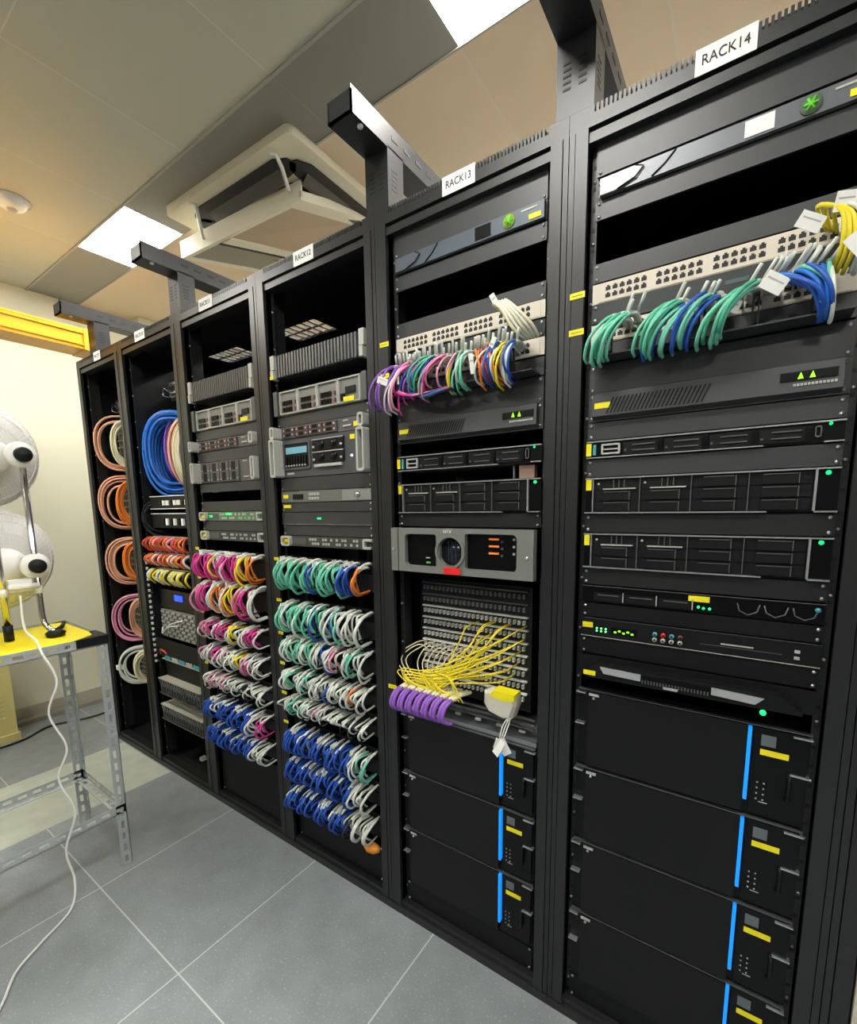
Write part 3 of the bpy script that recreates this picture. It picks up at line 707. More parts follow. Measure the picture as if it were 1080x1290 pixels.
mb = MB(); mb.cyl((.42, -.007, h/2), (.42, -.018, h/2), .009, CHR, 16); mb.build('knob', t); ylab(t, .03, .022, .03, .014, -.008)
bb = blank(3, 1.514, 1.478, 'blanking panel with a yellow label under the control unit'); ylab(bb, .03, .022, .045, .012, -.004)
t, h = eq('flat_unit', 3, 1.476, 1.430, 'plain dark unit with one green light in the fourth rack from the left', 'network device'); chassis(t, h)
mb = MB(); mb.box(0, EQW, -.008, 0, 0, h, KP); mb.box(0, EQW, -.010, 0, 0, .001, LG); mb.build('face_plate', t)
mb = MB(); mb.box(.208, .226, -.011, -.008, .020, .026, GRN); mb.build('indicator_light', t)
blank(3, 1.428, 1.386, 'blanking panel over the crested switch of the '+r4)
def crest(k, zt, zb, label, green=False):
    t, h = eq('crest_switch', k, zt, zb, label, 'network switch'); chassis(t, h)
    fm = mat('green_tint_face', (96, 128, 92), .5) if green else mat('dark_face', (62, 62, 62), .45)
    mb = MB(); mb.box(0, EQW, -.006, 0, 0, h, fm); mb.build('face_plate', t)
    mb = MB(); mb.ring(rrect(-.004, .052, 0, h, .012), rrect(.005, .044, .008, h-.008, .008), -.02, -.006, LG); mb.build('rounded_bezel', t)
    mb = MB(); mb.box(.06, .14, -.009, -.006, .008, h-.008, GRY)
    for i in range(18):
        if i % 5 != 4:
            for j in range(2):
                if (i*7+j*3) % 4: mb.box(.155+i*.0145, .164+i*.0145, -.009, -.006, .008+j*.016, .017+j*.016, LG)
    mb.build('ports', t)
    mb = MB(); mb.ring(rrect(EQW-.042, EQW, .002, h-.002, .008), rrect(EQW-.034, EQW+.0, .010, h-.010, .004), -.018, -.006, LG); mb.build('side_handle', t)
    if green: leds(t, [(.075, .02), (.09, .02), (.21, .03), (.225, .03), (.24, .03)], GRN, .005, -.010)
    ylab(t, .024, h/2, .03, .014, -.012)
crest(3, 1.384, 1.344, 'switch with a rounded pale bezel in the fourth rack from the left'); crest(2, 1.482, 1.442, 'switch glowing with green lights in the third rack from the left', True); crest(2, 1.394, 1.352, 'unlit switch with rounded pale bezel in the third rack from the left')
blank(2, 1.612, 1.572, 'blanking panel under the thick handled server of the '+r3); blank(2, 1.530, 1.484, 'blanking panel above the green-lit switch'); blank(2, 1.440, 1.396, 'blanking panel between the two rounded-bezel switches')
blank(3, .205, .060, 'black panel at the foot of the '+r4, KM); blank(2, .335, .060, 'tall black panel at the foot of the '+r3, KM)

# ------------------------------------------------------------------ patch cord rows
VAR = {}; FAR = []
def cord_mesh(col, v):
    """one cord: pale sleeve from the port, coloured loop bending out, down and back in"""
    key = (col, v)
    if key in VAR: return VAR[key]
    r = random.Random(hash((len(col), v, ord(col[0]), ord(col[1])))); mb = MB()
    dx = -.012+r.uniform(-.006, .006); out = r.uniform(.080, .092); dn = r.uniform(.092, .104)
    pts = [(0, 0, 0), (.004, -.022, .004+r.uniform(-.002, .002)), (.002, -.056, -.002), (dx*.6, -out, -dn*.35), (dx, -out*.98, -dn*.68), (dx*1.1, -out*.66, -dn), (dx*1.1, -.02, -dn*1.02), (dx, .006, -dn)]
    sp = spline(pts, 4); N = len(sp); k = 9
    rad = [.0050 if i <= k else .0046 for i in range(N)]
    mb.tube(sp, rad, COL[col], 6, split=(k, COL['white'] if col not in ('purple',) else COL['cream']))
    # folded paper flag on the sleeve of some cords
    if v % 3 == 0:
        a = sp[7]; mb.box(a.x-.001, a.x+.001, a.y-.018, a.y+.006, a.z-.004, a.z+.012, WLB)
    me = mb.build('patch_cable'); VAR[key] = me; me['fresh'] = 1; return me
def cord(col, loc, label, group, v=None, sc=(1, 1, 1), rot=(0, 0, 0)):
    v = rnd.randrange(5) if v is None else v
    src = cord_mesh(col, v)
    if src.get('fresh'): o = src; del o['fresh']
    else:
        o = src.copy(); C.objects.link(o)
    o.location = loc; o.scale = sc; o.rotation_euler = rot
    if group and 'third rack' in group:
        o.name = 'merged'; FAR.append(o); return o
    tag(o, label, 'cable', group); return o
ORD = ['topmost', 'second', 'third', 'fourth', 'fifth', 'sixth', 'seventh', 'lowest']
def cord_row(k, idx, n_rows, zt, zb, cols, x0=.02, x1=.465, out=1.0, white=0, n=22):
    xb = BX[k]+.0587; h = zt-zb
    short = 'third rack' if k == 2 else 'fourth rack'
    o_ = 'lowest' if idx == n_rows-1 else ORD[idx]
    t = thing('patch_bay', (xb, .027, zt-.040), 'dark patch panel feeding the %s row of cords in the %s from the left' % (o_, short), 'patch panel')
    mb = MB(); mb.box(0, EQW, -.004, 0, 0, .042, KM); mb.build('face_plate', t)
    mb = MB()
    for i in range(24):
        for j in range(2): mb.box(.020+i*.0188, .032+i*.0188, -.0055, -.004, .006+j*.018, .017+j*.018, KB)
    mb.build('port_grid', t)
    t = thing('cable_manager', (xb, .027, zt-.042-max(.03, h*.55)), 'black cable manager under the %s row of cords in the %s from the left' % (o_, short), 'cable manager')
    hm = max(.03, h*.55)-.002; mb = MB(); mb.box(0, EQW, -.003, 0, 0, hm, KD); mb.build('back_plate', t)
    for i in range(5): mb = MB(); x = .03+i*.105; mb.box(x, x+.004, -.07, -.003, .004, .010, KD); mb.box(x, x+.004, -.072, -.068, .004, hm*.7, KD); mb.build('finger', t)
    # tangle behind
    mb = MB()
    for i in range(30):
        x = x0+(x1-x0)*(i+rnd.random()*.6)/30; c = cols[min(len(cols)-1, int((x-x0)/(x1-x0)*len(cols)))]
        y2 = -.025-.03*rnd.random(); dx = rnd.uniform(-.018, .004)
        mb.tube(spline([(x, 0.02, zt-.02), (x+dx*.4, y2, zt-.012-rnd.random()*.02), (x+dx, y2*1.1, (zt+zb)/2), (x+dx*1.3, -.01, zb+.008)], 3), .0042, COL[c if (c and rnd.random() < .8) else 'white'], 5)
    o = mb.build('cord_tangle', None, (xb, 0, 0))
    tag(o, 'inner tangle of cords behind the %s row in the %s from the left' % (o_, short), 'cables', None, 'stuff')
    for i in range(n):
        f = i/(n-1); x = x0+(x1-x0)*f; c = cols[min(len(cols)-1, int(f*len(cols)*.9999))]
        if c is None: continue
        if rnd.random() < white: c = 'white'
        cord(c, (xb+x-.35*((i % 4)-1.5)*(x1-x0)/(n-1), .022, zt-(.008 if i % 2 else .020)+rnd.uniform(-.002, .002)),
             '%s patch cord in the %s row of cords in the %s from the left' % (c, o_, short),
             '%s patch cords in the %s row of the %s' % (c, o_, short), None, (1, out*rnd.uniform(.9, 1.1), h/.115*rnd.uniform(.92, 1.08)), (0, 0, .10+rnd.uniform(-.05, .05)))
T = 'teal'; Wh = 'white'; B_ = 'blue'; Mg = 'magenta'; Y = 'yellow'; Pk = 'pink'; O = 'orange'; G = 'green'
R4 = [(1.300, 1.180, [T, T, T, T, G, T, B_, T, T, T, T, B_, B_, O], .06, 22, 1), (1.128, 1.008, [T, T, T, T, T, B_, T, Wh, B_, T, Wh, Wh], .22, 22, 1), (.985, .885, [T, Wh, T, Wh, T, Wh, B_, Wh, Pk, Wh, T, Wh], .4, 22, .9),
      (.852, .765, [Wh, T, Wh, T, Wh, Wh, B_, Wh, Wh, O, Wh], .5, 22, .9), (.735, .660, [Wh, T, Wh, T, Wh, Pk, None, None, None, None, 'black', Wh], .5, 22, .8), (.600, .490, [B_]*10+[Wh, T], .0, 22, 1), (.468, .370, [B_]*10+[Wh, Wh], 0, 22, 1), (.335, .235, [B_]*9+['black', Wh, Wh], 0, 22, 1)]
for i, (a, b, c, w, n, o) in enumerate(R4): cord_row(3, i, 8, a, b, c, out=o, white=w, n=n)
R3 = [(1.302, 1.180, [Mg, Mg, Mg, Mg, Y, Mg, Mg, Mg, Mg, Y, O], .05, 18, 1), (1.165, 1.025, [Pk, Mg, Mg, Wh, O, Mg, O, Y, Pk, Mg, Wh], .2, 18, 1.05), (.985, .895, [Mg, Pk, Mg, Wh, Mg, Y, Y, Wh, Mg, Mg], .35, 18, .9),
      (.858, .765, [Pk, Wh, Mg, Wh, Pk, Wh, Y, Pk, Mg, Wh], .4, 18, .9), (.722, .640, [Wh, Pk, Wh, Pk, Wh, None, None, 'black', None, Wh], .5, 18, .8), (.592, .495, [B_]*9+[Wh, Mg], 0, 18, 1), (.455, .360, [B_]*9+[Wh, Wh], 0, 18, 1)]
for i, (a, b, c, w, n, o) in enumerate(R3): cord_row(2, i, 7, a, b, c, out=o, white=w, n=n)
# past three hundred patch cables: the smallest in view (third rack) become one object
mb = MB(); bpy.context.view_layer.update()
for o in FAR:
    mw = Matrix.LocRotScale(o.location, o.rotation_euler, o.scale); me = o.data
    vs = [mw @ v.co for v in me.vertices]
    for mi_ in range(len(me.materials)):
        fs = [list(p.vertices) for p in me.polygons if p.material_index == mi_]
        if not fs: continue
        ids = sorted({i for f in fs for i in f}); ix = {a: b for b, a in enumerate(ids)}
        mb.add([vs[i] for i in ids], [[ix[i] for i in f] for f in fs], me.materials[mi_], True)
for o in FAR: bpy.data.objects.remove(o)
o = mb.build('patch_cable_rows'); tag(o, 'magenta, white and blue patch cords looping in seven rows in the third rack from the left', 'cables', None, 'stuff')
# yellow post labels beside the rows
for zt in (1.30, 1.13, .99, .86, .73, .60, .465): sticker(3, 1.855, zt-.01, .03, .012)
for zt in (1.31, 1.17, 1.0, .875, .74, .61, .47): sticker(2, 1.255, zt, .03, .012)
for z in (1.994, 1.9): pass
t = thing('orange_pouch', (2.335, -.01, .205), 'orange bag tucked under the lowest cords of the fourth rack', 'bag')
mb = MB(); mb.lathe([(0, 0), (.03, .002), (.036, .012), (.026, .022), (.010, .028), (0, .027)], mat('orange_bag', (226, 140, 40), .5), 7); o = mb.build('pouch', t); o.scale = (1.1, .7, 1)

# ---- top cord clusters of RACK13 and RACK14
def sweep(k, x, zt, col, dx, dz, out, label, group, r=None):
    r = r or (.0031 if k == 4 else .0038)
    xb = BX[k]+.0587
    mb = MB(); sp = spline([(0, .02, 0), (0, -.025, .004), (dx*.35, -out*.75, -.006), (dx*.8, -out, dz*.5), (dx, -out*.8, dz*.9), (dx*1.02, -.022, dz)], 4)
    mb.tube(sp, [(.0046 if k == 5 else .0038) if i < 6 else r for i in range(len(sp))], COL[col], 6, split=(6, COL['white']))
    if rnd.random() < .5: mb.tube([(0, -.02, .004), (.022, -.055, .030)], .0036, COL['white'], 5)
    o = mb.build('patch_cable', None, (xb+x, 0, zt)); return tag(o, label, 'cable', group)
for cx_, n, cs in ((.07, 8, [T, T, G, T]), (.175, 9, [T, G, T, B_]), (.235, 8, [T, B_, T, 'skyblue']), (.30, 8, [T, G, T, T])):
    for i in range(n):
        c = cs[i % len(cs)] if not (cx_ > .2 and cx_ < .25 and i % 2) else B_
        sweep(5, cx_+i*.0052+(i % 3)*.003, 1.895+rnd.uniform(-.008, .01), c, -.055-rnd.random()*.015, -.085, .055+rnd.random()*.025,
              '%s cord looping from the lower beige panel in the rack marked RACK14' % c, '%s cords hanging in bunches in the rack marked RACK14' % c)
for i in range(18):
    c = [B_, B_, 'skyblue', Wh, B_, T][i % 6]
    sweep(5, .345+i*.005+rnd.uniform(-.01, .01), 1.90+rnd.uniform(-.008, .012), c, .085-i*.005, -.075+rnd.uniform(-.015, .01), .05+rnd.random()*.03, '%s cord in the tagged bundle at the right of the rack marked RACK14' % c, '%s cords of the tagged bundle right in the rack marked RACK14' % c)
for i, (x, z, c) in enumerate(((.425, 1.99, Y), (.432, 1.985, Y), (.44, 1.98, Y), (.45, 1.98, Wh), (.455, 1.975, Wh))):
    xb = BX[5]+.0587; mb = MB(); mb.tube(spline([(0, .02, 0), (-.02+i*.004, -.05, .012), (.012, -.06, -.01), (.018, -.055, -.06), (.01, -.02, -.09)], 5), .0038, COL[c], 6)
    tag(mb.build('patch_cable', None, (xb+x, 0, z)), '%s cord leaving the upper beige panel at its right end, rack marked RACK14' % c, 'cable', '%s cords at the right end of the upper beige panel' % c)
def tagcard(x, y, z, w, h, ry, label):
    mb = MB(); mb.box(-w/2, w/2, -.0008, .0008, -h/2, h/2, WLB); mb.box(-w*.38, w*.38, -.0012, -.0008, h*.1, h*.18, LG); o = mb.build('paper_tag', None, (x, y, z)); o.rotation_euler = (.2, ry, .25); tag(o, label, 'tag')
tagcard(3.475, -.055, 1.978, .040, .026, .5, 'white paper tag on the yellow cords at top right'); tagcard(3.545, -.075, 1.915, .042, .034, .9, 'white paper tag hanging at the right edge, below the yellow cords')
tagcard(3.43, -.06, 1.888, .040, .03, .6, 'white paper tag amid the blue cords in the rack marked RACK14'); tagcard(3.365, -.05, 1.868, .032, .022, .35, 'lowest white paper tag, left of the blue cords in the rack marked RACK14')
tagcard(3.52, -.06, 1.993, .03, .03, .1, 'white paper tag at the far right end of the upper beige panel')
seq = ['purple', 'purple', 'pink', 'purple', Wh, 'magenta', 'pink', 'magenta', B_, 'magenta', 'purple', 'skyblue', 'green', B_, 'green', Pk, 'magenta', Pk, Y, Pk, T, 'green', T, Wh, O, 'red', O, 'orange', Wh, B_, B_, 'white', Y, Wh, B_, Wh, 'cream', 'cream', Wh, 'cream']
for i, c in enumerate([q for q in seq for _ in (0, 1)][:-10]):
    f = min(1, i/69); left = f < .6
    sweep(4, .035+f*.40, 1.898+rnd.uniform(-.012, .012), c, (-.06 if f < .5 else (.035 if c in (O, 'red') else -.02))+rnd.uniform(-.015, .015), -.075-rnd.random()*.025-(.03 if f < .2 else 0), .045+rnd.random()*.045,
          '%s cord in the multicoloured bundle of the rack marked RACK13' % c, '%s cords in the multicoloured bundle of the rack marked RACK13' % c)
for i in range(5):
    c = Wh if i % 2 else 'cream'
    mb = MB(); mb.tube(spline([(0, .02, 0), (-.01, -.045, .015), (.02, -.06, -.01), (.045+i*.004, -.05, -.055), (.07, -.02, -.08)], 5), .0042, COL[c], 6)
    tag(mb.build('patch_cable', None, (2.86+i*.008, 0, 1.985)), '%s cord leaving the upper beige panel in the rack marked RACK13' % c, 'cable', '%s cords at the right end of the upper panel of RACK13' % c)
tagcard(2.855, -.05, 2.005, .014, .034, -.5, 'narrow white tag on the upper beige panel of the rack marked RACK13'); tagcard(2.50, -.075, 1.862, .035, .02, .4, 'white paper tag amid the purple cords at left of the rack marked RACK13')
tagcard(2.80, -.07, 1.858, .012, .05, -.1, 'long white tag beside the blue cords of the rack marked RACK13'); tagcard(2.855, -.07, 1.888, .012, .05, .5, 'slanting white tag above the cream cords of the rack marked RACK13')
for i in range(5):
    c = ('magenta', 'pink', 'black', 'skyblue', 'black')[i]
    mb = MB(); mb.tube(spline([(0, -.05, 0), (.05, -.058, -.02), (.12, -.055, -.024+i*.004), (.20-i*.02, -.03, -.012)], 5), .0036, COL[c], 6)
    tag(mb.build('patch_cable', None, (2.52+i*.02, 0, 1.835-i*.004)), '%s cord lying sideways below the multicoloured bundle' % c, 'cable', 'stray %s cord under the multicoloured bundle' % c)
# cords glimpsed in the dark gaps
for x, c, k in ((2.585, 'skyblue', 4), (2.80, 'skyblue', 4), (3.17, 'black', 5), (3.38, 'purple', 5)):
    mb = MB(); mb.tube(spline([(0, .10, -.10), (.004, .13, -.03), (.03, .17, .03), (.07, .22, .03)], 5), .006, COL[c], 6)
    tag(mb.build('loose_cable', None, (x, 0, 2.08)), '%s cord seen in the dark gap at %s of the rack marked %s' % (c, 'left' if x in (2.585, 3.17) else 'right', 'RACK13' if k == 4 else 'RACK14'), 'cable')

# ---- yellow fibre cords and purple loops
for i in range(30):
    row = 3+i % 5; px = 2.505+.39-(i*.011 % .17); pz = .90+.318-row*.0405+rnd.uniform(-.005, .005)+.03
    ex = 2.53+(i % 15)*.0145; mx_ = 2.60+(i % 6)*.012; mz = .965-(i % 7)*.009
    mb = MB(); mb.tube(spline([(px, .10, pz), (px-.02, .055, pz-.012), ((px*2+mx_)/3, .02, (pz*1.6+mz)/2.6), (mx_, .0, mz), (ex-.03-(i % 4)*.006, -.008, mz-.012), (ex-.01, -.01, .905), (ex, -.005, .885)], 5), .0022, COL['yellow'], 5)
    tag(mb.build('fibre_cable'), 'thin yellow fibre cord sweeping down from the white ports to the left', 'cable', 'yellow fibre cords in front of the white fibre ports')
for i in range(10):
    px = 2.525+i*.02; mb = MB(); mb.tube(spline([(px, .10, 1.03-(i % 2)*.04), (px-.02, .05, 1.025), (px-.05-.03*(i < 3), .03, .97), (px-.01, .005, .91), (2.53+i*.02, -.01, .885)], 5), .0022, COL['cream'], 5)
    tag(mb.build('fibre_cable'), 'pale cream fibre cord curving left of the yellow ones', 'cable', 'cream fibre cords at the left of the fibre ports')
for i in range(14):
    px = 2.49+(i//2)*.032+(i % 2)*.012
    mb = MB(); sp = spline([(px+.035, .05, .900), (px+.02, .0, .900), (px, -.040, .880), (px-.006, -.055, .845), (px-.002, -.040, .822), (px+.008, -.022, .816)], 4)
    mb.tube(sp, .0062, COL['purple'], 8, split=(6, COL['cream'])); tag(mb.build('fibre_connector_lead'), 'purple fibre lead looping over the steel shelf', 'cable', 'row of purple fibre leads above the steel shelf')
t = thing('plastic_pouch', (2.850, .03, .905), 'lumpy white plastic pouch with a yellow top, right of the yellow cords', 'pouch')
ol = [(-.054, .030), (-.040, .036), (.052, .030), (.054, .004), (.040, -.040), (.010, -.046), (-.038, -.034), (-.055, -.010)]
PW = mat('pouch_white', (206, 202, 190), .4, bump=1, vscale=45)
def puff(mb, ol, m, d, r=.8):
    n = len(ol); lay = [(-d, r), (-d*.6, .97), (d*.6, 1), (d, .8)]
    vs = [(x*f, y, z*f) for y, f in lay for x, z in ol]
    fs = [[k*n+i, k*n+(i+1) % n, (k+1)*n+(i+1) % n, (k+1)*n+i] for k in range(3) for i in range(n)]+[list(range(n-1, -1, -1)), [3*n+i for i in range(n)]]
    mb.add(vs, fs, m)
mb = MB(); puff(mb, ol, PW, .026); mb.build('pouch', t)
mb = MB(); puff(mb, [(-.034, .022), (-.020, .042), (.050, .040), (.052, .022), (.020, .014)], YEL, .027, .95); mb.build('yellow_top', t)
t = thing('tag_bundle', (2.87, -.02, .80), 'crumpled bunch of white tags hanging below the plastic pouch', 'tags')
for i in range(5):
    mb = MB(); mb.box(-.012, .012, -.001, .001, -.03, .018, WLB); o = mb.build('white_tag', t, (rnd.uniform(-.012, .012), -.006*i, rnd.uniform(-.008, .01))); o.rotation_euler = (rnd.uniform(-.3, .3), rnd.uniform(-.5, .5), rnd.uniform(-.6, .6))
mb = MB()
for i in range(3): mb.tube(spline([(-.005+i*.006, .0, .015), (-.002+i*.008, .02, .05), (.012, .04, .075)], 4), .0018, COL['white'], 5)
mb.build('tie_wire', t)

# ------------------------------------------------------------------ rack 2 contents
def coil(k, cx_, cy_, cz_, rh, rz_, n, col, r, thick, label, phi=65):
    """a hank of cable hanging in a loop whose plane stands at phi degrees to the rack front"""
    t = thing('cable_coil', (cx_, cy_, cz_), label, 'cable coil'); mb = MB(); ph = math.radians(phi)
    hv = Vector((math.cos(ph), math.sin(ph), 0)); nv = Vector((math.sin(ph), -math.cos(ph), 0))
    for i in range(n):
        a = rnd.uniform(.86, 1.04) if r > .008 else rnd.uniform(.74, 1.05); yo = thick*(i/(max(1, n-1))-.5); ox, oz = rnd.uniform(-.006, .006), rnd.uniform(-.008, .008); pts = []
        for q in range(29):
            th = 2*math.pi*q/28; w_ = yo+rnd.uniform(-.002, .002)
            sx = math.copysign(abs(math.cos(th))**.8, math.cos(th)); sz = math.copysign(abs(math.sin(th))**.9, math.sin(th))
            pts.append(hv*(ox+rh*a*sx)+nv*w_+Vector((0, 0, oz+rz_*a*sz)))
        pts[-1] = pts[0]; mb.tube(pts, r, COL[col], 6, caps=False)
    mb.build('loops', t); return t, hv, nv
xb2 = BX[1]+.0587
t, hv, nv = coil(1, .80, .20, 1.80, .15, .215, 60, 'skyblue', .0075, .20, 'thick coil of bright blue cable hanging in the second rack from the left', 38)
mb = MB()
for a in (2.0, 2.6, 3.1, 3.6, 4.2): mb.tube([hv*.152*math.cos(a)+Vector((0, 0, .215*math.sin(a)))+nv*w_ for w_ in (-.11, 0, .11)], .003, COL['blue'], 5)
mb.build('ties', t)
coil(1, .885, .25, 1.82, .16, .20, 7, 'purple', .005, .03, 'thin purple cable coil just right of the blue coil', 60)
coil(1, .95, .22, 1.80, .155, .205, 9, 'peach', .006, .03, 'peach cable coil behind the post, right of the blue coil', 60)
coil(1, 1.02, .21, 1.78, .15, .20, 9, 'cream', .006, .03, 'cream cable coil farthest right in the second rack', 60)
def holder(k, x, z, label):
    t = thing('cable_ring_holder', (x, .16, z), label, 'cable holder'); mb = MB()
    mb.ring(rrect(0, .16, -.035, .035, .02), rrect(.012, .148, -.025, .025, .014), 0, .006, GRY); mb.ring(rrect(.05, .13, -.028, .028, .014), rrect(.06, .12, -.018, .018, .01), -.03, -.022, CHR)
    mb.tube([(.0, .0, 0), (-.02, -.02, .02), (-.03, -.02, -.02), (0, 0, -.03)], .004, CHR, 6); mb.build('rings', t)
    mb = MB(); mb.box(.0, .30, .006, .012, -.05, .05, KM); mb.build('bracket', t)
holder(1, .80, 2.13, 'chrome cable ring bracket above the blue coil'); holder(0, .16, 2.13, 'chrome cable ring bracket at the top of the far left rack')
coil(1, .72, .10, 1.45, .09, .095, 9, 'black', .004, .06, 'tangled loop of thin black cords under the blue coil', 50)
def box_eq(k, name, zt, zb, label, cat, m, y=.05, x0=.04, w=.44):
    t = thing(name, (BX[k]+.0587+x0, y, zb), label, cat); h = zt-zb; mb = MB(); mb.box(0, w, 0, .3, 0, h, m); mb.build('body', t); return t, h, w
t, h, w = box_eq(1, 'patch_bay', 1.57, 1.50, 'black patch panel with white tags, topmost in the second rack', 'patch panel', KM)
mb = MB(); mb.box(0, w, -.006, 0, h-.004, h, WHT); mb.box(0, w, -.006, 0, 0, .004, WHT)
for i in range(8): mb.box(.10+i*.038, .125+i*.038, -.008, 0, .02, .045, WLB if i % 3 else KB)
mb.build('white_tags', t)
t, h, w = box_eq(1, 'patch_bay', 1.48, 1.40, 'black patch panel with white tags above the red cords, second rack', 'patch panel', KM)
mb = MB(); mb.box(0, w, -.006, 0, h-.006, h-.002, WHT)
for i in range(7): mb.box(.12+i*.04, .142+i*.04, -.008, 0, .015, .05, WLB if i % 2 else KM)
mb.build('white_tags', t)
for j, (z0, z1, cs, nm) in enumerate(((1.275, 1.355, ['red', 'red', 'orange', 'red', 'pink', 'red'], 'upper'), (1.195, 1.265, ['red', 'orange', 'red', 'white', 'red', 'cream'], 'lower'), (1.095, 1.18, ['white', 'yellow', 'black', 'yellow', 'white', 'yellow'], 'lowest'))):
    t, h, w = box_eq(1, 'patch_bay', z1, z1-.04, 'patch panel behind the %s bunch of short cords in the second rack' % nm, 'patch panel', KM)
    mb = MB(); mb.box(0, w, -.004, 0, h-.004, h, LG); mb.build('edge_strip', t)
    for i in range(16):
        c = cs[i % 6]; x = BX[1]+.0587+.045+i*.026; mb = MB(); mb.tube(spline([(x, .055, z1-.02), (x, .02, z1-.008), (x+rnd.uniform(-.02, .02), -.005, (z0+z1)/2), (x+rnd.uniform(-.02, .03), .03, z0)], 4), .0065, COL[c], 6)
        tag(mb.build('short_cable'), 'short %s cord in the %s bunch in the second rack from the left' % (c, nm), 'cable', '%s short cords in the %s bunch of the second rack' % (c, nm))
t, h, w = box_eq(1, 'display_unit', 1.06, .955, 'black unit with a small blue screen in the second rack from the left', 'display unit', KB)
mb = MB(); mb.box(.17, .25, -.004, 0, .050, .082, BLL); mb.build('blue_screen', t)
t, h, w = box_eq(1, 'connector_block', .945, .785, 'pale grey block of dense connector rows in the second rack', 'connector block', mat('block_grey', (130, 130, 120), .5))
mb = MB()
for j in range(8): 
    for i in range(22): mb.box(.01+i*.0195, .023+i*.0195, -.008, 0, .008+j*.019, .018+j*.019, LG if (i+j) % 3 else GRY)
mb.build('connectors', t)
mb = MB(); mb.tube(spline([(.02, -.01, .05), (.06, -.03, .03), (.15, -.03, .09), (.25, -.01, .12)], 5), .004, COL['white'], 6); mb.tube(spline([(.05, -.01, .02), (.12, -.035, .07), (.22, -.02, .09)], 5), .004, COL['white'], 6)
mb.build('white_lead', t)
blank(1, .78, .675, 'dark panel under the connector block of the second rack', KM)
t, h, w = box_eq(1, 'equipment_shelf', .66, .55, 'shelf with blue and white modules in the second rack', 'shelf', KM)
mb = MB(); mb.box(.02, .42, -.03, .2, h, h+.004, LG); mb.build('shelf_top', t)
for i in range(5): mb = MB(); mb.box(.06+i*.075, .12+i*.075, -.03, .10, h+.005, h+.025, TEA if i % 2 == 0 else LG); mb.build('module', t)
mb = MB(); mb.tube(spline([(.0, -.02, h+.02), (.04, -.04, h+.06), (.08, -.02, h+.03)], 4), .005, COL['red'], 6); mb.build('red_lead', t)
for zt, nm in ((.545, 'upper'), (.39, 'lower')):
    t, h, w = box_eq(1, 'vented_unit', zt, zt-.085, '%s of two pale units with diamond vents in the second rack' % nm, 'vented unit', mat('vent_back', (40, 40, 40), .6))
    mb = MB(); mb.box(0, w, -.05, .2, h, h+.006, mat('unit_top_pale', (178, 176, 164), .5)); mb.build('top_cover', t); mb = MB()
    for i in range(16):
        x = .01+i*.027; mb.tube([(x, -.045, .004), (x+.03, -.045, h-.002)], .0035, GRY, 5); mb.tube([(x+.03, -.047, .004), (x, -.047, h-.002)], .0035, GRY, 5)
    mb.box(0, w, -.05, -.04, 0, .006, GRY); mb.build('vent_lattice', t)
t = thing('spiral_wrap', (.668, .02, 0.62), 'black and white twisted cord hanging down the left rail of the second rack', 'cable'); mb = MB()
for i in range(40): mb.cyl((0, .0, .64-i*.0158), (.001, .0, .64-(i+1)*.0158), .0075, WHT if i % 2 else KM, 8)
mb.build('striped_cord', t)
for x, y, w_, d_, h_, m_, lb, cat, nm in ((.80, .30, .16, .1, .05, KM, 'dark adapter box on the floor of the second rack', 'adapter', 'power_adapter'), (.96, .20, .09, .08, .03, PNK, 'small brown box on the floor of the second rack', 'box', 'small_box'), (.86, .12, .03, .03, .02, WHT, 'tiny white plug on the floor of the second rack', 'plug', 'white_plug'), (.23, .2, .12, .08, .03, KP, 'dark adapter on the floor of the far left rack', 'adapter', 'power_adapter')):
    t = thing(nm, (x, y, .031), lb, cat); mb = MB(); mb.prism([(0, 0), (w_, 0), (w_-.004, h_), (.004, h_)], 0, d_, m_); mb.build('body', t); mb = MB(); mb.tube(spline([(w_, d_/2, h_/2), (w_+.04, d_/2+.03, .006), (w_+.07, d_/2+.02, .006)], 4), .003, COL['black' if m_ in (KM, KP) else 'white'], 5); mb.build('lead', t)

# ------------------------------------------------------------------ rack 1 contents
cl = ['peach', 'pink', 'cream', 'orange', 'white']
for i, (zc, hh) in enumerate(((1.90, .16), (1.54, .155), (1.18, .145), (.82, .145), (.50, .12))):
    t = thing('splice_tray', (.215, .125, zc-hh*.8), '%s pale splice panel at the right of the far left rack' % ['topmost', 'second', 'middle', 'fourth', 'lowest'][i], 'splice panel')
    mb = MB(); mb.box(0, .28, 0, .05, 0, hh*1.6, mat('splice_green', (120, 124, 104), .6)); mb.build('panel', t); mb = MB()
    for j in range(6): mb.box(.01, .23, -.01, 0, .02+j*hh*.25, .03+j*hh*.25, LG)
    mb.build('fins', t)
    for j in range(2):
        c = [['peach', 'cream'], ['peach', 'orange'], ['peach', 'orange'], ['pink', 'peach'], ['white', 'cream']][i][j]
        t, hv, nv = coil(0, (.235, .30)[j], (.13, .15)[j], zc, (.135, .09)[j], hh*(1, .85)[j], (5, 12)[j], c, (.006, .0055)[j], (.02, .05)[j], '%s cable loop in the far left rack, %s, %s' % (c, ['topmost', 'second from top', 'third from top', 'fourth from top', 'lowest'][i], ['the wide one', 'the tight one'][j]))
        if i == 4 and j == 0:
            mb = MB(); mb.box(-.08, -.045, -.13, -.10, -.015, .015, WHT); mb.build('white_clip', t)

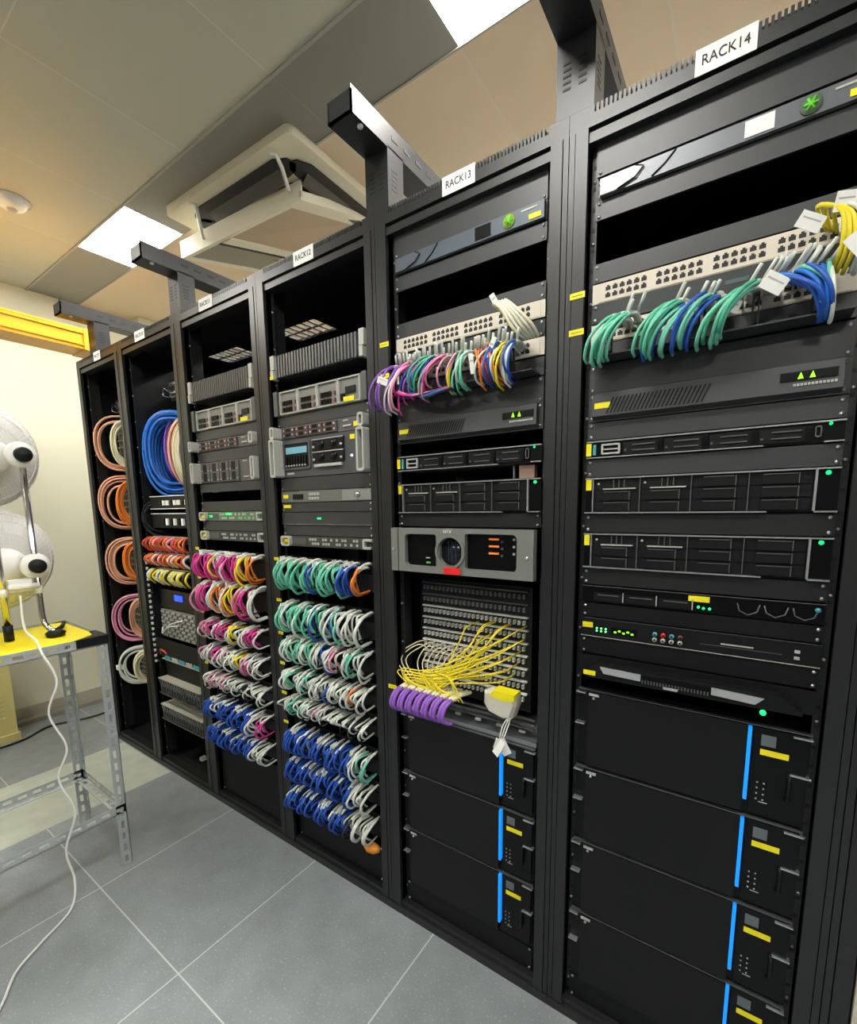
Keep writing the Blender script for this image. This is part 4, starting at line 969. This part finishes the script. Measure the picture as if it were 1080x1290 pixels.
# rack 7: pale patch panel near its foot
t, h = eq('patch_bay', 6, .58, .35, 'pale port panel low in the rack cut off at the right edge', 'patch panel', y=.0)
mb = MB(); mb.box(-.01, EQW, -.006, .03, 0, h, BEI); mb.build('face_plate', t); mb = MB()
for j in range(5):
    for i in range(16): mb.box(.0+i*.028, .014+i*.028, -.0075, -.006, .015+j*.045, .035+j*.045, INK)
mb.build('ports', t)
blank(6, .34, .06, 'black panel at the foot of the rack cut off at the right edge', KM); blank(6, 2.33, 1.2, 'tall black panel in the rack cut off at the right edge', KM); blank(6, 1.198, .60, 'black panel above the pale ports at the right edge', KM)

# ------------------------------------------------------------------ brackets on the racks and the yellow duct
def bracket(x, label, y1=.62):
    t = thing('tray_support', (x, 0, TOP+.0062), label, 'cable tray support'); z0 = 0
    mb = MB(); mb.box(-.044, .044, 0, .006, z0, .165, K); mb.box(.040, .044, .006, .075, z0, .165, K); mb.box(-.044, -.040, .006, .075, z0, .165, K)
    for j in range(5):
        for s in (-.028, .008): mb.box(s, s+.018, -.001, .001, .055+j*.013, .060+j*.013, KD)
        mb.box(.0435, .0448, .02, .045, .055+j*.013, .060+j*.013, KD)
    mb.build('upright', t)
    mb = MB(); mb.box(-.044, .044, -.15, y1, .160, .166, K); mb.box(.040, .044, -.15, y1, .166, .225, K); mb.box(-.044, -.040, -.15, y1, .166, .205, K); mb.box(-.044, .044, -.15, -.144, .160, .215, K)
    for j in range(6): mb.box(.0435, .0452, .02+j*.06, .05+j*.06, .190, .200, KD)
    mb.build('arm', t)
    mb = MB(); mb.cyl((.03, -.1, .155), (.03, -.1, .168), .008, SIL, 8); mb.cyl((-.03, .03, .155), (-.03, .03, .16), .007, SIL, 8); mb.build('bolts', t)
bracket(3.03, 'black slotted tray support standing between the racks marked RACK13 and RACK14'); bracket(2.434, 'black slotted tray support left of the label RACK13'); bracket(1.23, 'black tray support in front of the left ceiling light'); bracket(.32, 'black tray support at the left beside the yellow duct')
t = thing('yellow_cable_duct', (.06, 0, 2.44), 'bright yellow fibre cable duct running above the far left rack', 'cable duct')
mb = MB(); mb.box(-.09, .09, -2.6, .10, 0, .004, YDK); mb.box(.086, .09, -2.6, .10, .004, .10, YDK); mb.box(-.09, -.086, -2.6, .10, .004, .10, YDK); mb.box(.09, .096, -2.6, .10, .02, .028, YDK); mb.box(.09, .096, -2.6, .10, .085, .1, YDK); mb.build('trough', t)
mb = MB(); mb.box(-.096, .096, -2.6, .10, .102, .112, YDK); mb.build('cover', t)
mb = MB(); mb.box(-.097, .1, .02, .11, -.004, .115, mat('duct_end', (226, 160, 10), .45)); mb.build('end_cap', t)

# ------------------------------------------------------------------ steel table with fan
def angle_bar(mb, p0, p1, a, b, w=.038, th=.0025, slots=True, m=GAL):
    """slotted angle from p0 to p1 with flanges along unit vectors a and b; slots are real gaps"""
    p0, p1 = Vector(p0), Vector(p1); a, b = Vector(a), Vector(b); L = (p1-p0).length; d = (p1-p0)/L
    def brick(s0, s1, f0, f1, A, B):
        vs = [p0+d*s+A*f+B*q for q in (0, th) for f in (f0, f1) for s in (s0, s1)]
        mb.add(vs, [(0,2,3,1), (4,5,7,6), (0,1,5,4), (2,6,7,3), (0,4,6,2), (1,3,7,5)], m)
    for A, B in ((a, b), (b, a)):
        brick(0, L, 0, w*.32, A, B); brick(0, L, w*.68, w, A, B)
        n = max(1, int(L/.05)); st = L/n
        for i in range(n+1):
            s0 = max(0, i*st-.010); s1 = min(L, i*st+.010); brick(s0, s1, w*.32, w*.68, A, B)
tx0, tx1, ty0, ty1, tz = .885, 1.345, -1.35, -.445, 1.0
t = thing('slotted_steel_table', (tx0, ty0, 0), 'slotted steel angle table with a yellow top at the left', 'table')
lx, ly = tx1-tx0, ty1-ty0
for (x, y, a, b) in ((lx, ly, (-1, 0, 0), (0, -1, 0)), (0, ly, (1, 0, 0), (0, -1, 0)), (lx, 0, (-1, 0, 0), (0, 1, 0)), (0, 0, (1, 0, 0), (0, 1, 0))):
    mb = MB(); angle_bar(mb, (x, y, 0), (x, y, tz-.002), a, b); mb.build('leg', t)
for z, nm in ((tz-.036, 'top_rail'), (.235, 'lower_rail')):
    for p0, p1, a in (((lx, 0, z), (lx, ly, z), (-1, 0, 0)), ((0, 0, z), (0, ly, z), (1, 0, 0)), ((0, ly, z), (lx, ly, z), (0, -1, 0)), ((0, 0, z), (lx, 0, z), (0, 1, 0))):
        mb = MB(); angle_bar(mb, p0, p1, a, (0, 0, 1)); mb.build(nm, t)
mb = MB(); mb.box(.012, lx-.012, .012, ly-.012, tz-.012, tz-.004, YTB); mb.build('yellow_top', t)
mb = MB(); mb.prism([(lx+.003, ly+.003), (lx+.003, ly-.11), (lx-.05, ly-.03), (lx-.12, ly-.02), (lx-.12, ly+.003)], tz-.001, tz+.003, KM, 'z'); mb.box(lx-.001, lx+.004, ly-.105, ly+.003, tz-.03, tz+.002, KM); mb.build('black_tape', t)

FM = bpy.data.materials.new('fan_mesh_cover'); FM.use_nodes = True
nt = FM.node_tree; b = nt.nodes['Principled BSDF']; b.inputs['Base Color'].default_value = (*srgb((232, 230, 226)), 1); b.inputs['Roughness'].default_value = .6
b.inputs['Alpha'].default_value = .93
FW = mat('fan_white', (238, 236, 230), .4)
t = thing('twin_head_fan', (1.11, -.615, 1.0), 'white twin-head fan on two chrome poles standing on the steel table', 'fan')
for hz_, dy, dxx in ((.713, -.045, 0), (.285, -.035, 0)):
    hd = bpy.data.objects.new('fan_head', None); C.objects.link(hd); hd.parent = t; hd.location = (-.165, dy, hz_); hd.rotation_euler = (0, .12, .12)
    g_ = MB(); prof = [(.045, .05), (.08, .045), (.13, .03), (.175, .0), (.20, -.035), (.215, -.07), (.215, -.095), (.20, -.13), (.15, -.16), (.06, -.175), (0, -.178)]
    g_.lathe(prof, FM, 40, 'x')
    for i in range(0, 60):
        an = 2*math.pi*i/60; g_.tube([(h_*1.0+.001, r2*math.cos(an)*1.006, r2*math.sin(an)*1.006) for r2, h_ in prof[:8]], .0011, FW, 4, caps=False)
    for (r2, h_) in prof[1:8]:
        g_.tube([(h_, r2*1.008*math.cos(2*math.pi*q/36), r2*1.008*math.sin(2*math.pi*q/36)) for q in range(37)], .0018, FW, 4, caps=False)
    g_.build('guard', hd)
    m_ = MB(); m_.lathe([(.072, .0), (.072, .05), (.066, .09), (.05, .115), (.0, .12)], FW, 28, 'x'); m_.build('motor_housing', hd)
    kb = MB(); kb.lathe([(.0, .016), (.024, .014), (.028, .006), (.028, -.02)], KM, 20, 'x'); o = kb.build('knob', t, (.03, .035 if hz_ > .5 else .035, hz_-.005))
    kb = MB(); kb.lathe([(.046, -.03), (.05, -.012), (.046, .004), (.026, .008)], FW, 24, 'x'); kb.build('clamp_boss', t, (.012, .035 if hz_ > .5 else .035, hz_-.005))
for y, h_ in ((.035, .71), (-.072, .72)):
    mb = MB(); pts = [(0, y, .03), (0, y, h_)] if y < 0 else [(.06, y+.02, .018), (.03, y+.012, .022), (.008, y+.002, .045), (0, y, .08), (0, y, h_)]
    mb.tube(pts, .0105, CHR, 12); mb.build('pole', t)
    mb = MB(); mb.cyl((0, y, .17), (0, y, .20), .013, WHT, 10) ; mb.build('pole_collar', t)
mb = MB(); mb.cyl((0, -.072, 0), (0, -.072, .06), .0155, KM, 12); mb.build('foot', t)
mb = MB(); mb.lathe([(0.0, .0), (.03, .0), (.034, .012), (.02, .022), (0, .024)], KM, 14, 'z', (.06, .055, 0)); mb.tube([(-.10, .13, .012), (-.02, .10, .015), (.06, .055, .018)], .008, KM, 8); mb.build('foot', t)
mb = MB(); mb.tube([(.02, -.06, .205), (.02, .035, .205)], .010, FW, 8); mb.box(-.02, .012, -.055, .015, .185, .232, FW); mb.build('switch_box', t)
# white mains cord of the fan
pix = [(1.118, -.64, 1.17), (1.16, -.65, 1.05), (1.30, -.655, 1.022), (1.372, -.66, .985), (1.395, -.635, .88), (1.375, -.665, .76), (1.39, -.63, .62), (1.37, -.66, .50), (1.39, -.63, .36), (1.385, -.67, .22), (1.40, -.66, .10), (1.43, -.69, .012), (1.50, -.80, .006), (1.56, -.88, .006), (1.66, -.94, .006), (1.80, -1.05, .006)]
mb = MB(); mb.tube(spline(pix, 8), .0040, WHT, 8); tag(mb.build('fan_power_cable'), 'wavy white power cord hanging from the fan down to the floor', 'cable')
# cream cabinet at the wall, floor cable
t = thing('cream_cabinet', (-.765, -.90, 0), 'cream louvred cabinet against the left wall, under the steel table', 'cabinet')
CB = mat('cabinet_cream', (226, 212, 140), .5)
mb = MB(); mb.prism(rrect(0, .30, 0.01, .62, .02), 0, .52, CB); mb.build('body', t); mb = MB()
for i in range(14): mb.box(.295, .306, .05, .47, .16+i*.03, .172+i*.03, CB)
mb.build('louvres', t); mb = MB(); mb.box(.0, .312, .0, .53, 0, .05, CB); mb.build('plinth', t)
mb = MB(); mb.tube(spline([(-.42, -.72, .008), (-.40, -.40, .008), (-.50, -.20, .008), (-.42, .05, .008), (-.50, .5, .008)], 6), .007, COL['black'], 6); tag(mb.build('floor_cable'), 'black cable lying on the floor along the left wall', 'cable')
t = MB(); t.box(XL+.012, XL+.10, YF, YR-1.62, 0, .03, mat('floor_duct', (146, 142, 130), .5)); struct(t, 'trim_4')
